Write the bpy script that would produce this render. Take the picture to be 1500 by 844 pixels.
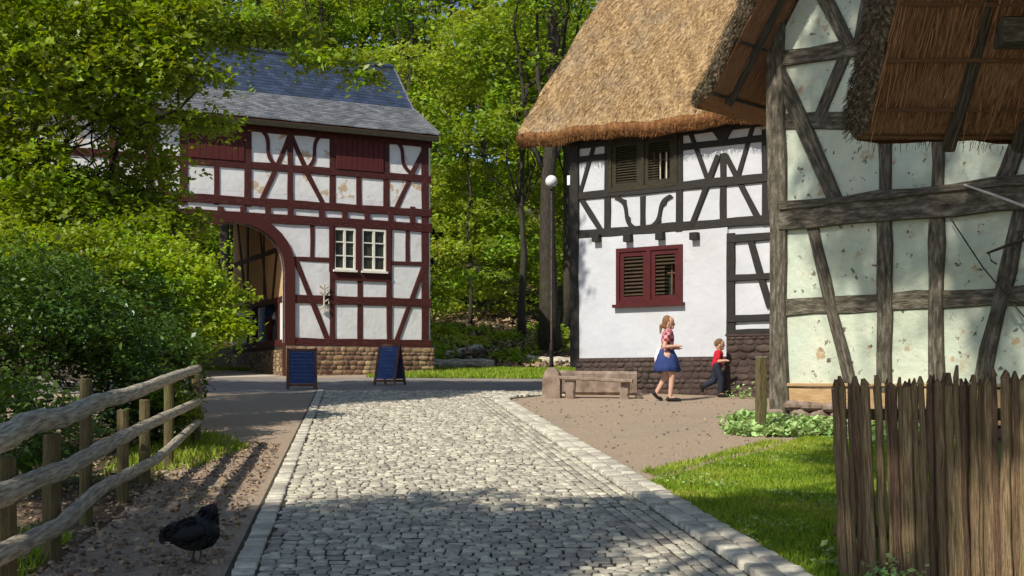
import bpy, bmesh, math, random
import numpy as np
from mathutils import Vector, Matrix
from mathutils.geometry import tessellate_polygon

random.seed(7)
R = math.radians
for o in list(bpy.data.objects): bpy.data.objects.remove(o)
S = bpy.context.scene
COL = S.collection

# ------------------------------------------------------------------ camera, sky, sun
EYE, F, HOR, SL = 1.58, 1800.0, 560.0, 0.0489          # eye height, focal (photo px), horizon row, slope of the lane
cam_d = bpy.data.cameras.new('camera'); cam = bpy.data.objects.new('camera', cam_d); COL.objects.link(cam)
cam.location = (0, 0, EYE); cam.rotation_euler = (R(90), 0, 0)
cam_d.sensor_width = 36; cam_d.lens = 36 * F / 1500; cam_d.shift_y = (HOR - 422) / 1500
cam_d.clip_start = .05; cam_d.clip_end = 1000
S.camera = cam
SUN_EL = 43.0; SUN_DIR = Vector((-.62, -.785, 0)).normalized()
W = bpy.data.worlds.new('World'); S.world = W; W.use_nodes = True
nt = W.node_tree; bg = nt.nodes['Background']; sk = nt.nodes.new('ShaderNodeTexSky')
sk.sky_type = 'NISHITA'; sk.sun_disc = False; sk.sun_elevation = R(SUN_EL)
sk.sun_rotation = math.atan2(SUN_DIR.x, SUN_DIR.y)
sk.air_density = 1.0; sk.dust_density = .6; sk.ozone_density = 1.5
nt.links.new(sk.outputs[0], bg.inputs[0]); bg.inputs[1].default_value = .115
sd = bpy.data.lights.new('sun', 'SUN'); sd.energy = 4.8; sd.angle = R(.53); sd.color = (1, .93, .80)
sun = bpy.data.objects.new('sun', sd); COL.objects.link(sun)
tosun = Vector((SUN_DIR.x * math.cos(R(SUN_EL)), SUN_DIR.y * math.cos(R(SUN_EL)), math.sin(R(SUN_EL))))
sun.rotation_euler = tosun.to_track_quat('Z', 'Y').to_euler(); sun.location = tosun * 60
S.view_settings.view_transform = 'Standard'; S.view_settings.look = 'None'
S.view_settings.exposure = .17; S.view_settings.gamma = 1
S.cycles.max_bounces = 8; S.cycles.transparent_max_bounces = 6

# ------------------------------------------------------------------ materials
def mat(name, stops, scale=3, detail=6, rough=.85, bump=.3, bscale=None, bdist=.02, coord='pos', stretch=(1, 1, 1),
        rnd=0, transl=0, spec=.3, noise_rough=.6, extra=None, metal=0, coat=0):
    m = bpy.data.materials.new(name); m.use_nodes = True; t = m.node_tree; N = t.nodes; L = t.links
    p = N['Principled BSDF']; p.inputs['Roughness'].default_value = rough; p.inputs['Specular IOR Level'].default_value = spec
    p.inputs['Metallic'].default_value = metal
    if coord == 'pos': g = N.new('ShaderNodeNewGeometry'); out = g.outputs['Position']
    elif coord == 'uv': g = N.new('ShaderNodeTexCoord'); out = g.outputs['UV']
    else: g = N.new('ShaderNodeTexCoord'); out = g.outputs['Object']
    mp = N.new('ShaderNodeMapping'); mp.inputs['Scale'].default_value = stretch; L.new(out, mp.inputs[0])
    n = N.new('ShaderNodeTexNoise'); n.inputs['Scale'].default_value = scale; n.inputs['Detail'].default_value = detail
    n.inputs['Roughness'].default_value = noise_rough; L.new(mp.outputs[0], n.inputs['Vector'])
    r = N.new('ShaderNodeValToRGB'); e = r.color_ramp.elements
    while len(e) < len(stops): e.new(.5)
    for k, (q, c) in enumerate(stops): e[k].position = q; e[k].color = (*c, 1)
    L.new(n.outputs[0], r.inputs[0]); col = r.outputs[0]
    if rnd:
        a = N.new('ShaderNodeAttribute'); a.attribute_name = 'rnd'
        hs = N.new('ShaderNodeHueSaturation'); mr = N.new('ShaderNodeMapRange')
        mr.inputs[3].default_value = 1 - rnd; mr.inputs[4].default_value = 1 + rnd
        L.new(a.outputs['Fac'], mr.inputs[0]); L.new(mr.outputs[0], hs.inputs['Value']); L.new(col, hs.inputs['Color'])
        mr2 = N.new('ShaderNodeMapRange'); mr2.inputs[3].default_value = .5 - .05 * rnd; mr2.inputs[4].default_value = .5 + .05 * rnd
        L.new(a.outputs['Fac'], mr2.inputs[0]); L.new(mr2.outputs[0], hs.inputs['Hue']); col = hs.outputs[0]
    if extra: col = extra(t, col, mp.outputs[0], p)
    L.new(col, p.inputs['Base Color'])
    if bump:
        nb = N.new('ShaderNodeTexNoise'); nb.inputs['Scale'].default_value = bscale or scale * 4; nb.inputs['Detail'].default_value = 5
        L.new(mp.outputs[0], nb.inputs['Vector'])
        b = N.new('ShaderNodeBump'); b.inputs['Strength'].default_value = bump; b.inputs['Distance'].default_value = bdist
        L.new(nb.outputs[0], b.inputs['Height']); L.new(b.outputs[0], p.inputs['Normal'])
    if transl:
        tr = N.new('ShaderNodeBsdfTranslucent'); mx = N.new('ShaderNodeMixShader'); mx.inputs[0].default_value = transl
        hs2 = N.new('ShaderNodeHueSaturation'); hs2.inputs['Saturation'].default_value = 1.1; hs2.inputs['Value'].default_value = 1.35
        hs2.inputs['Hue'].default_value = .488
        L.new(col, hs2.inputs['Color']); L.new(hs2.outputs[0], tr.inputs[0])
        L.new(p.outputs[0], mx.inputs[1]); L.new(tr.outputs[0], mx.inputs[2]); L.new(mx.outputs[0], N['Material Output'].inputs[0])
    return m

def speck(colour, scale, lo, hi, amount=1.0, stretch=None, second=2.0):
    """patches of another colour where a noise is high: stains, moss, flaking"""
    def fn(t, col, vec, p):
        N, L = t.nodes, t.links
        n = N.new('ShaderNodeTexNoise'); n.inputs['Scale'].default_value = scale; n.inputs['Detail'].default_value = 7
        n.inputs['Roughness'].default_value = .65
        v = vec
        if stretch:
            mp = N.new('ShaderNodeMapping'); mp.inputs['Scale'].default_value = stretch; L.new(vec, mp.inputs[0]); v = mp.outputs[0]
        L.new(v, n.inputs['Vector'])
        mr = N.new('ShaderNodeMapRange'); mr.inputs[1].default_value = lo; mr.inputs[2].default_value = hi; mr.inputs[4].default_value = amount
        L.new(n.outputs[0], mr.inputs[0])
        mx = N.new('ShaderNodeMixRGB'); L.new(mr.outputs[0], mx.inputs[0]); L.new(col, mx.inputs[1]); mx.inputs[2].default_value = (*colour, 1)
        return mx.outputs[0]
    return fn
def chain(*fs):
    def fn(t, col, vec, p):
        for f in fs: col = f(t, col, vec, p)
        return col
    return fn

M = {}
M['plaster'] = mat('lime_plaster', [(.3, (.68, .68, .69)), (.7, (.78, .78, .79))], 2.2, bump=.5, bscale=7, bdist=.02,
                   extra=chain(speck((.44, .39, .32), 1.6, .58, .75, .5), speck((.50, .50, .50), 3, .4, .7, .3)))
M['plaster_peel'] = mat('peeling_plaster', [(.3, (.68, .68, .67)), (.7, (.78, .78, .77))], 2.2, bump=.5, bscale=7, bdist=.02,
                   extra=chain(speck((.50, .33, .16), 2.6, .565, .60, .8), speck((.34, .30, .25), 9, .66, .70, .7)))
M['plaster_clean'] = mat('smooth_plaster', [(.3, (.50, .515, .56)), (.7, (.57, .585, .63))], 1.6, bump=.6, bscale=5, bdist=.03,
                   extra=chain(speck((.44, .42, .40), 1.1, .52, .75, .45), speck((.46, .47, .50), .5, .4, .65, .5, (1, 1, .3)), speck((.30, .27, .24), 6, .68, .74, .5)))
M['plaster_old'] = mat('old_plaster', [(.25, (.34, .39, .30)), (.5, (.50, .545, .43)), (.8, (.65, .65, .53))], 1.2, bump=.8, bscale=9, bdist=.025,  # green tinge of the shaded gable put into the base; stains are dirt
                   extra=chain(speck((.40, .33, .22), 2.2, .60, .72, .55), speck((.50, .58, .50), .8, .5, .62, .5),
                               speck((.09, .06, .04), 7, .625, .65, .9), speck((.38, .22, .10), 3.4, .60, .66, .75), speck((.60, .62, .56), 15, .60, .70, .5)))
M['plaster_bounce'] = mat('bounce_lit_plaster', [(.3, (.58, .34, .15)), (.7, (.70, .46, .23))], 2, bump=.3)  # orange light bounced about the passage is put into this plaster's colour
M['red_beam'] = mat('dark_red_painted_timber', [(.3, (.032, .007, .006)), (.55, (.070, .015, .012)), (.75, (.13, .045, .035))], 5, coord='uv', stretch=(1, 7, 7), rough=.65, bump=.7, bscale=14)
M['red_board'] = mat('red_board', [(.3, (.05, .009, .010)), (.6, (.10, .017, .016)), (.85, (.16, .05, .045))], 3, coord='uv', stretch=(1, 12, 1), rough=.7, bump=.5, bscale=9)
M['red_shutter'] = mat('red_painted_shutter', [(.3, (.050, .006, .007)), (.7, (.085, .010, .011))], 5, rough=.5, bump=.2)
M['shutter_slat'] = mat('shutter_slat', [(.3, (.035, .022, .012)), (.7, (.07, .045, .025))], 5, bump=.2)
M['black_beam'] = mat('blackened_timber', [(.3, (.012, .011, .010)), (.6, (.024, .021, .018)), (.85, (.05, .043, .035))], 5, coord='uv', stretch=(1, 7, 7), rough=.65, bump=.5, bscale=14)
M['olive_wood'] = mat('weathered_olive_boards', [(.3, (.018, .016, .009)), (.7, (.048, .040, .022))], 6, coord='pos', stretch=(1, 1, 5), rough=.8, bump=.4)
M['grey_beam'] = mat('grey_weathered_oak', [(.3, (.03, .024, .018)), (.5, (.11, .095, .07)), (.72, (.28, .25, .20))], 4, coord='uv', stretch=(1, 9, 9), rough=.9, bump=1, bscale=16, bdist=.03,
                     extra=speck((.018, .014, .010), 3.2, .60, .66, .9, (1, 5, 5)))
M['new_beam'] = mat('pale_new_oak', [(.3, (.34, .21, .10)), (.7, (.52, .36, .19))], 4, coord='uv', stretch=(1, 8, 8), bump=.5)
M['thatch'] = mat('straw_thatch', [(.25, (.20, .12, .05)), (.42, (.42, .27, .13)), (.58, (.58, .40, .20)), (.8, (.74, .57, .34))], 13, coord='pos', detail=9, bump=1, bscale=38, bdist=.06, rough=.95,
                  extra=chain(speck((.40, .33, .24), .9, .45, .65, .45), speck((.10, .065, .035), 22, .60, .70, .75)))
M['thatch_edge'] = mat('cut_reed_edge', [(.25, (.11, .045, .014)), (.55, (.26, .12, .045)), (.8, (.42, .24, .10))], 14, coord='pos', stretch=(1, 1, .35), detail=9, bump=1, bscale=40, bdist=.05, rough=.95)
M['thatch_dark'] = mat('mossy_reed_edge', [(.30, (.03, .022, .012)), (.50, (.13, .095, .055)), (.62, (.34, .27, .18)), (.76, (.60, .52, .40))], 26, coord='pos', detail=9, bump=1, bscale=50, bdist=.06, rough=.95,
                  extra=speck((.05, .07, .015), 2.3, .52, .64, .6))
M['reed_under'] = mat('reed_underside', [(.3, (.10, .045, .02)), (.48, (.36, .18, .09)), (.72, (.68, .44, .26))], 8, coord='uv', stretch=(1, 12, 1), detail=8, bump=1, bscale=14, bdist=.04, rough=.95)  # orange light bounced up under the roof is put into the reed colour
def slates(t, col, vec, p):
    N, L = t.nodes, t.links
    b = N.new('ShaderNodeTexBrick'); b.inputs['Scale'].default_value = 1; b.inputs['Brick Width'].default_value = .26; b.inputs['Row Height'].default_value = .17
    b.inputs['Mortar Size'].default_value = .006; b.inputs['Color1'].default_value = (.6, .6, .6, 1); b.inputs['Color2'].default_value = (1.3, 1.3, 1.3, 1)
    b.inputs['Mortar'].default_value = (.2, .2, .2, 1); L.new(vec, b.inputs['Vector'])
    mx = N.new('ShaderNodeMixRGB'); mx.blend_type = 'MULTIPLY'; mx.inputs[0].default_value = .9; L.new(col, mx.inputs[1]); L.new(b.outputs[0], mx.inputs[2])
    return mx.outputs[0]
M['slate'] = mat('sky_tinted_slate', [(.3, (.022, .034, .066)), (.7, (.046, .064, .105))], 3, coord='uv', rough=.45, bump=.3, spec=.6, extra=slates)  # sky reflected by the steep upper slope is put into the blue
M['slate_lit'] = mat('lit_slate', [(.3, (.11, .12, .135)), (.7, (.20, .205, .21))], 3, coord='uv', rough=.6, bump=.3, extra=slates)  # same slate; brighter light on the flatter eave slope put into the colour
def rubble(scale, c1, c2, mortar):
    def fn(t, col, vec, p):
        N, L = t.nodes, t.links
        mp = N.new('ShaderNodeMapping'); mp.inputs['Scale'].default_value = (1, 1, 2.0); L.new(vec, mp.inputs[0])
        v = N.new('ShaderNodeTexVoronoi'); v.inputs['Scale'].default_value = scale; L.new(mp.outputs[0], v.inputs['Vector'])
        w = N.new('ShaderNodeTexVoronoi'); w.feature = 'DISTANCE_TO_EDGE'; w.inputs['Scale'].default_value = scale; L.new(mp.outputs[0], w.inputs['Vector'])
        r = N.new('ShaderNodeValToRGB'); r.color_ramp.elements[0].color = (*c1, 1); r.color_ramp.elements[1].color = (*c2, 1)
        sx = N.new('ShaderNodeSeparateColor'); L.new(v.outputs['Color'], sx.inputs[0]); L.new(sx.outputs[0], r.inputs[0])
        m1 = N.new('ShaderNodeMixRGB'); m1.inputs[0].default_value = .75; L.new(col, m1.inputs[1]); L.new(r.outputs[0], m1.inputs[2])
        mr = N.new('ShaderNodeMapRange'); mr.inputs[1].default_value = .02; mr.inputs[2].default_value = .09; L.new(w.outputs[0], mr.inputs[0])
        m2 = N.new('ShaderNodeMixRGB'); L.new(mr.outputs[0], m2.inputs[0]); m2.inputs[1].default_value = (*mortar, 1); L.new(m1.outputs[0], m2.inputs[2])
        bp = N.new('ShaderNodeBump'); bp.inputs['Strength'].default_value = .9; bp.inputs['Distance'].default_value = .05; L.new(mr.outputs[0], bp.inputs['Height'])
        L.new(bp.outputs[0], p.inputs['Normal'])
        return m2.outputs[0]
    return fn
M['rubble'] = mat('rubble_stone', [(.3, (.20, .13, .08)), (.7, (.34, .25, .16))], 4, bump=0, extra=rubble(3.2, (.16, .10, .06), (.42, .30, .18), (.10, .08, .055)))
M['rubble_stone'] = mat('plinth_stone', [(.3, (.13, .070, .045)), (.5, (.24, .14, .085)), (.7, (.36, .25, .15))], 2.5, bump=.8, bscale=18, rnd=.45)
M['dark_stone'] = mat('dark_plinth_stone', [(.3, (.045, .03, .026)), (.7, (.095, .065, .055))], 3, bump=.8, bscale=18, rnd=.25)
M['base_mortar'] = mat('base_mortar', [(.3, (.04, .028, .024)), (.7, (.07, .05, .042))], 8, bump=.5)
M['mortar'] = mat('dark_mortar', [(.3, (.14, .11, .08)), (.7, (.22, .18, .13))], 8, bump=.5)
M['plinth'] = mat('dark_red_stone', [(.3, (.055, .032, .025)), (.7, (.10, .062, .05))], 4, bump=0, extra=rubble(2.4, (.045, .028, .022), (.12, .075, .06), (.045, .035, .03)))
M['plinth_moss'] = mat('mossy_stone', [(.3, (.04, .035, .025)), (.7, (.09, .07, .045))], 4, bump=0, extra=rubble(3.0, (.035, .03, .02), (.12, .085, .05), (.03, .03, .02)))
M['stone'] = mat('grey_brown_sandstone', [(.3, (.15, .105, .08)), (.7, (.32, .25, .20))], 5, bump=.7, bscale=14)
M['stone_pale'] = mat('pale_sandstone', [(.3, (.38, .33, .26)), (.7, (.55, .49, .40))], 8, bump=.5)
M['cobble'] = mat('granite_cobble', [(.3, (.26, .24, .20)), (.5, (.42, .385, .31)), (.75, (.57, .52, .42))], 14, bump=.8, bscale=45, bdist=.012, rnd=.34, rough=.7)
M['kerbstone'] = mat('granite_kerb', [(.3, (.36, .335, .28)), (.7, (.58, .535, .44))], 12, bump=.8, bscale=40, bdist=.012, rnd=.28, rough=.7)
M['joint'] = mat('sandy_joint', [(.3, (.03, .026, .018)), (.7, (.085, .07, .048))], 14, bump=.6, extra=speck((.06, .09, .02), 1.5, .56, .68, .6))
M['gravel'] = mat('brown_gravel', [(.25, (.24, .175, .12)), (.5, (.37, .28, .20)), (.75, (.50, .40, .30))], 26, detail=9, bump=1, bscale=60, bdist=.02,
                  extra=chain(speck((.10, .07, .05), 17, .62, .68, .7), speck((.28, .24, .19), .6, .5, .65, .5)))
M['asphalt'] = mat('old_asphalt', [(.3, (.17, .155, .14)), (.7, (.27, .25, .225))], 20, detail=8, bump=.5, bscale=60, extra=speck((.34, .30, .25), .5, .5, .62, .6))
M['pale_ground'] = mat('pale_compacted_ground', [(.3, (.42, .37, .30)), (.7, (.56, .50, .42))], 8, bump=.4)
M['soil'] = mat('forest_soil', [(.3, (.045, .03, .018)), (.5, (.11, .075, .045)), (.75, (.22, .15, .095))], 3, detail=10, bump=1, bscale=9, bdist=.1,
                extra=speck((.035, .06, .012), .5, .48, .58, .8))
M['grass_bed'] = mat('grass_sod', [(.3, (.06, .105, .015)), (.7, (.11, .17, .03))], 5, bump=1, bscale=40, bdist=.03)
M['grass'] = mat('grass_blade', [(.25, (.15, .24, .02)), (.5, (.25, .35, .03)), (.72, (.45, .46, .08))], 1.3, bump=0, rnd=.4, transl=.35, rough=.6)
M['leaf'] = mat('young_leaf', [(.3, (.15, .24, .02)), (.7, (.31, .39, .04))], .8, bump=0, rnd=.5, transl=.42, rough=.45, spec=.5)
M['leaf_far'] = mat('forest_leaf', [(.3, (.16, .27, .028)), (.5, (.27, .37, .045)), (.7, (.43, .47, .07))], .22, bump=0, rnd=.5, transl=.45, rough=.5, spec=.4)
M['leaf_dark'] = mat('hedge_leaf', [(.3, (.032, .085, .014)), (.7, (.12, .19, .026))], .9, bump=0, rnd=.5, transl=.25, rough=.4, spec=.5)
M['leaf_bright'] = mat('fresh_leaf', [(.3, (.22, .36, .025)), (.7, (.38, .48, .05))], 1.2, bump=0, rnd=.4, transl=.42, rough=.45, spec=.5)
M['leaf_cover'] = mat('ground_cover_leaf', [(.3, (.22, .36, .10)), (.7, (.46, .58, .25))], 3, bump=0, rnd=.5, transl=.25, rough=.5)
M['bark'] = mat('dark_bark', [(.3, (.022, .018, .013)), (.7, (.075, .062, .045))], 6, coord='pos', stretch=(3, 3, .6), bump=1, bscale=14, bdist=.04, extra=speck((.04, .06, .015), 1.2, .55, .66, .6))
M['post_wood'] = mat('mossy_post', [(.3, (.07, .055, .025)), (.7, (.16, .125, .06))], 6, coord='pos', stretch=(4, 4, .8), bump=.8, bscale=20, extra=speck((.10, .12, .03), 2.5, .52, .64, .7))
M['rail_wood'] = mat('grey_log_rail', [(.3, (.16, .13, .09)), (.48, (.40, .355, .27)), (.66, (.70, .64, .52))], 4, coord='uv', stretch=(1, 8, 1), bump=.9, bscale=12, extra=speck((.04, .03, .02), 5, .60, .66, .8))
M['pale_wood'] = mat('split_chestnut_pale', [(.3, (.06, .034, .018)), (.46, (.27, .165, .09)), (.68, (.60, .43, .27))], 5, coord='uv', stretch=(1, 14, 1), bump=1, bscale=12, bdist=.02, rnd=.4)
M['gate_red'] = mat('red_brown_board', [(.3, (.07, .025, .016)), (.7, (.14, .055, .035))], 5, coord='pos', stretch=(6, 6, .8), bump=.5)
M['iron'] = mat('rusty_iron', [(.3, (.03, .024, .02)), (.7, (.10, .075, .06))], 12, rough=.6, metal=.5, bump=.4)
M['pale_metal'] = mat('pale_metal', [(.3, (.42, .38, .34)), (.7, (.55, .50, .46))], 8, rough=.5, bump=.1)
M['white_paint'] = mat('white_window_paint', [(.3, (.70, .68, .60)), (.7, (.80, .78, .70))], 8, rough=.5, bump=.1)
M['glass_dark'] = mat('window_glass', [(.3, (.015, .018, .014)), (.7, (.05, .055, .035))], 4, rough=.08, bump=.05, spec=.8)
M['dark'] = mat('dark_interior', [(.3, (.010, .009, .007)), (.7, (.02, .017, .013))], 4, bump=0)
M['globe'] = mat('opal_globe', [(.3, (.72, .73, .75)), (.7, (.80, .80, .82))], 2, rough=.2, bump=0, spec=.6)
M['board_blue'] = mat('blue_chalkboard', [(.3, (.022, .045, .16)), (.7, (.035, .075, .22))], 4, bump=.1, rough=.7)
M['board_frame'] = mat('board_frame_wood', [(.3, (.10, .045, .03)), (.7, (.20, .10, .065))], 6, bump=.3)
M['chalk'] = mat('chalk', [(.3, (.20, .27, .45)), (.7, (.34, .42, .58))], 30, bump=0)
M['skin'] = mat('skin', [(.3, (.50, .29, .21)), (.7, (.58, .36, .27))], 8, bump=.05, rough=.55)
M['hair_blond'] = mat('dark_blond_hair', [(.3, (.10, .045, .022)), (.7, (.30, .17, .08))], 30, stretch=(1, 1, .2), bump=.6, bscale=70)
M['hair_brown'] = mat('brown_hair', [(.3, (.09, .05, .025)), (.7, (.22, .13, .07))], 30, stretch=(1, 1, .3), bump=.6, bscale=70)
def plaid(t, col, vec, p):
    N, L = t.nodes, t.links
    c = N.new('ShaderNodeTexChecker'); c.inputs['Scale'].default_value = 16; L.new(vec, c.inputs[0])
    mx = N.new('ShaderNodeMixRGB'); L.new(c.outputs['Fac'], mx.inputs[0]); L.new(col, mx.inputs[1]); mx.inputs[2].default_value = (.55, .33, .36, 1)
    return mx.outputs[0]
M['plaid'] = mat('red_check_cloth', [(.3, (.26, .02, .04)), (.7, (.36, .04, .06))], 8, coord='obj', bump=.2, extra=plaid)
M['skirt'] = mat('blue_cloth', [(.3, (.018, .035, .13)), (.7, (.03, .055, .19))], 6, coord='obj', bump=.3)
M['red_cloth'] = mat('red_cloth', [(.3, (.40, .008, .02)), (.7, (.52, .015, .03))], 6, coord='obj', bump=.3)
M['navy'] = mat('dark_navy_cloth', [(.3, (.010, .016, .030)), (.7, (.022, .03, .05))], 6, coord='obj', bump=.3)
M['jacket'] = mat('blue_jacket', [(.3, (.010, .030, .095)), (.7, (.02, .05, .14))], 6, coord='obj', bump=.3)
M['rust_cloth'] = mat('rust_cloth', [(.3, (.10, .02, .012)), (.7, (.15, .035, .02))], 6, coord='obj', bump=.3)
M['white_cloth'] = mat('white_cloth', [(.3, (.62, .60, .62)), (.7, (.74, .72, .74))], 6, coord='obj', bump=.2)
M['shoe'] = mat('black_leather', [(.3, (.01, .01, .01)), (.7, (.02, .018, .016))], 6, coord='obj', rough=.4, bump=.1)
M['feather'] = mat('black_feather', [(.3, (.005, .005, .006)), (.7, (.014, .014, .017))], 30, coord='obj', stretch=(1, 3, 3), rough=.45, bump=.8, bscale=60, bdist=.01)
M['comb'] = mat('red_comb', [(.3, (.12, .012, .010)), (.7, (.18, .02, .016))], 8, coord='obj', bump=.2)
M['horn'] = mat('horn_beak', [(.3, (.04, .035, .03)), (.7, (.10, .085, .06))], 8, coord='obj', bump=.2)
M['litter'] = mat('leaf_litter', [(.3, (.16, .10, .06)), (.7, (.40, .28, .18))], 6, bump=0, rnd=.5)
M['pebble'] = mat('pebble', [(.3, (.16, .12, .09)), (.7, (.32, .25, .19))], 12, bump=.4, rnd=.4)

# ------------------------------------------------------------------ object helpers
def tag(o, label=None, cat=None, group=None, kind=None):
    if label: o['label'] = label
    if cat: o['category'] = cat
    if group: o['group'] = group
    if kind: o['kind'] = kind
    return o
def thing(name, label, cat, loc=(0, 0, 0), rz=0, group=None):
    o = bpy.data.objects.new(name, None); COL.objects.link(o); o.empty_display_size = .2
    o.location = loc; o.rotation_euler = (0, 0, rz); return tag(o, label, cat, group)
def origin(o):
    p = Vector((0, 0, 0))
    while o is not None: p += Vector(o.location); o = o.parent
    return p
class MB:
    def __init__(s): s.v = []; s.f = []; s.uv = []; s.r = []
    def add(s, vs, fs, uvs=None, r=.5):
        b = len(s.v); s.v += [tuple(q) for q in vs]
        for k, f in enumerate(fs):
            s.f.append([b + i for i in f]); s.uv.append(uvs[k] if uvs else None); s.r.append(r)
        return s
    def build(s, name, m, parent=None, smooth=False, local=False, loc=None, mods=None):
        off = Vector((0, 0, 0))
        if parent is not None and not local: off = origin(parent)
        if loc is not None: off = off + Vector(loc)
        me = bpy.data.meshes.new(name)
        me.from_pydata([(a - off.x, b - off.y, c - off.z) for a, b, c in s.v], [], s.f)
        if any(u is not None for u in s.uv):
            ul = me.uv_layers.new(name='UVMap'); fl = []
            for f, u in zip(s.f, s.uv):
                for k in range(len(f)): fl += list(u[k]) if u else [0, 0]
            ul.data.foreach_set('uv', fl)
        at = me.attributes.new('rnd', 'FLOAT', 'FACE'); at.data.foreach_set('value', s.r)
        me.materials.append(m)
        if smooth: me.polygons.foreach_set('use_smooth', [True] * len(me.polygons))
        me.update()
        o = bpy.data.objects.new(name, me); COL.objects.link(o)
        if parent is not None: o.parent = parent
        if loc is not None: o.location = loc
        return o
    # --- shapes
    def box(s, c, size, ax=None, r=.5):
        c = Vector(c); ax = ax or (Vector((1, 0, 0)), Vector((0, 1, 0)), Vector((0, 0, 1)))
        h = [x / 2 for x in size]; vs = []
        for k in (-1, 1):
            for j in (-1, 1):
                for i in (-1, 1): vs.append(c + ax[0] * h[0] * i + ax[1] * h[1] * j + ax[2] * h[2] * k)
        return s.add(vs, [(0, 2, 3, 1), (4, 5, 7, 6), (0, 1, 5, 4), (2, 6, 7, 3), (0, 4, 6, 2), (1, 3, 7, 5)],
                     [[(0, 0), (0, 1), (1, 1), (1, 0)]] * 6, r)
    def beam(s, p0, p1, w, t, n, wob=.008, seg=5, ch=.012, taper=1, r=.5, uvoff=None):
        p0, p1, n = Vector(p0), Vector(p1), Vector(n).normalized(); d = p1 - p0; L = d.length; d = d / L
        x = d.cross(n).normalized(); uo = random.uniform(0, 50) if uvoff is None else uvoff
        prof = [(-1, -1, 1, 0), (-1, -1, 0, 1), (-1, 1, 0, -1), (-1, 1, 1, 0), (1, 1, -1, 0), (1, 1, 0, -1), (1, -1, 0, 1), (1, -1, -1, 0)]
        vs = []; seg = max(1, seg)
        for i in range(seg + 1):
            q = i / seg; ww = w / 2 * (1 + (taper - 1) * q)
            ox = random.uniform(-wob, wob); on = random.uniform(-wob, wob) * .4; ow = random.uniform(-wob, wob)
            for (a, b, ca, cb) in prof:
                px = a * (ww + ow) + ca * ch + ox; pn = b * t / 2 + cb * ch + on
                vs.append(p0 + d * L * q + x * px + n * pn)
        fs = []; uv = []
        for i in range(seg):
            for k in range(8):
                k2 = (k + 1) % 8; fs.append((i * 8 + k, i * 8 + k2, (i + 1) * 8 + k2, (i + 1) * 8 + k))
                a0, a1 = uo + L * i / seg, uo + L * (i + 1) / seg; b0, b1 = k * .12, (k + 1) * .12
                uv.append([(a0, b0), (a0, b1), (a1, b1), (a1, b0)])
        fs += [tuple(range(7, -1, -1)), tuple(seg * 8 + k for k in range(8))]; uv += [[(uo, k * .03) for k in range(8)]] * 2
        return s.add(vs, fs, uv, r)
    def tube(s, pts, rad, n=10, cap=True, r=.5, jit=0):
        pts = [Vector(p) for p in pts]; rs = rad if isinstance(rad, (list, tuple)) else [rad] * len(pts)
        vs = []; up = Vector((0, 0, 1)); L = 0; Ls = []; uo = random.uniform(0, 30)
        for i, p in enumerate(pts):
            d = (pts[min(i + 1, len(pts) - 1)] - pts[max(i - 1, 0)]).normalized()
            if i: L += (p - pts[i - 1]).length
            Ls.append(L + uo)
            if abs(d.z) > .95: up = Vector((0, 1, 0))
            else: up = Vector((0, 0, 1))
            x = d.cross(up).normalized(); y = x.cross(d)
            for k in range(n):
                a = 2 * math.pi * k / n; rr = rs[i] * (1 + random.uniform(-jit, jit))
                vs.append(p + x * math.cos(a) * rr + y * math.sin(a) * rr)
        fs = []; uv = []
        for i in range(len(pts) - 1):
            for k in range(n):
                k2 = (k + 1) % n; fs.append((i * n + k, i * n + k2, (i + 1) * n + k2, (i + 1) * n + k))
                uv.append([(Ls[i], k * .06), (Ls[i], (k + 1) * .06), (Ls[i + 1], (k + 1) * .06), (Ls[i + 1], k * .06)])
        if cap:
            fs += [tuple(range(n - 1, -1, -1)), tuple((len(pts) - 1) * n + k for k in range(n))]; uv += [[(0, 0)] * n] * 2
        return s.add(vs, fs, uv, r)
    def ball(s, c, r, sx=1, sy=1, sz=1, n=10, m=7, ax=None, rr=.5):
        c = Vector(c); vs = [c + Vector((0, 0, -r * sz))]
        for j in range(1, m):
            th = math.pi * j / m
            for k in range(n):
                a = 2 * math.pi * k / n
                vs.append(c + Vector((r * sx * math.sin(th) * math.cos(a), r * sy * math.sin(th) * math.sin(a), -r * sz * math.cos(th))))
        vs.append(c + Vector((0, 0, r * sz))); fs = [(0, 1 + (k + 1) % n, 1 + k) for k in range(n)]
        for j in range(m - 2):
            for k in range(n):
                a = 1 + j * n; fs.append((a + k, a + (k + 1) % n, a + n + (k + 1) % n, a + n + k))
        e = len(vs) - 1; a = 1 + (m - 2) * n
        fs += [(a + k, a + (k + 1) % n, e) for k in range(n)]
        return s.add(vs, fs, None, rr)
    def limb(s, pts, rad):
        """overlapping balls along a chain: fused later by a remesh"""
        for i in range(len(pts) - 1):
            a, b = Vector(pts[i]), Vector(pts[i + 1]); ra, rb = rad[i], rad[i + 1]
            L = (b - a).length; k = max(2, int(L / (min(ra, rb) * .45)) + 1)
            for j in range(k + 1):
                q = j / k; s.ball(a.lerp(b, q), ra + (rb - ra) * q, n=10, m=7)
        return s
    def prism(s, loop, off):
        """closed polygon (3D points, any winding) swept by the vector off"""
        n = len(loop); loop = [Vector(p) for p in loop]; off = Vector(off)
        tris = tessellate_polygon([loop]); vs = loop + [p + off for p in loop]
        fs = [tuple(t) for t in tris] + [tuple(n + i for i in reversed(t)) for t in tris]
        fs += [(i, (i + 1) % n, n + (i + 1) % n, n + i) for i in range(n)]
        return s.add(vs, fs)
def fuse(o, vox, smooth=2):
    m = o.modifiers.new('fuse', 'REMESH'); m.mode = 'VOXEL'; m.voxel_size = vox; m.use_smooth_shade = True
    if smooth:
        k = o.modifiers.new('soft', 'SMOOTH'); k.factor = .5; k.iterations = smooth
    return o

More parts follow.
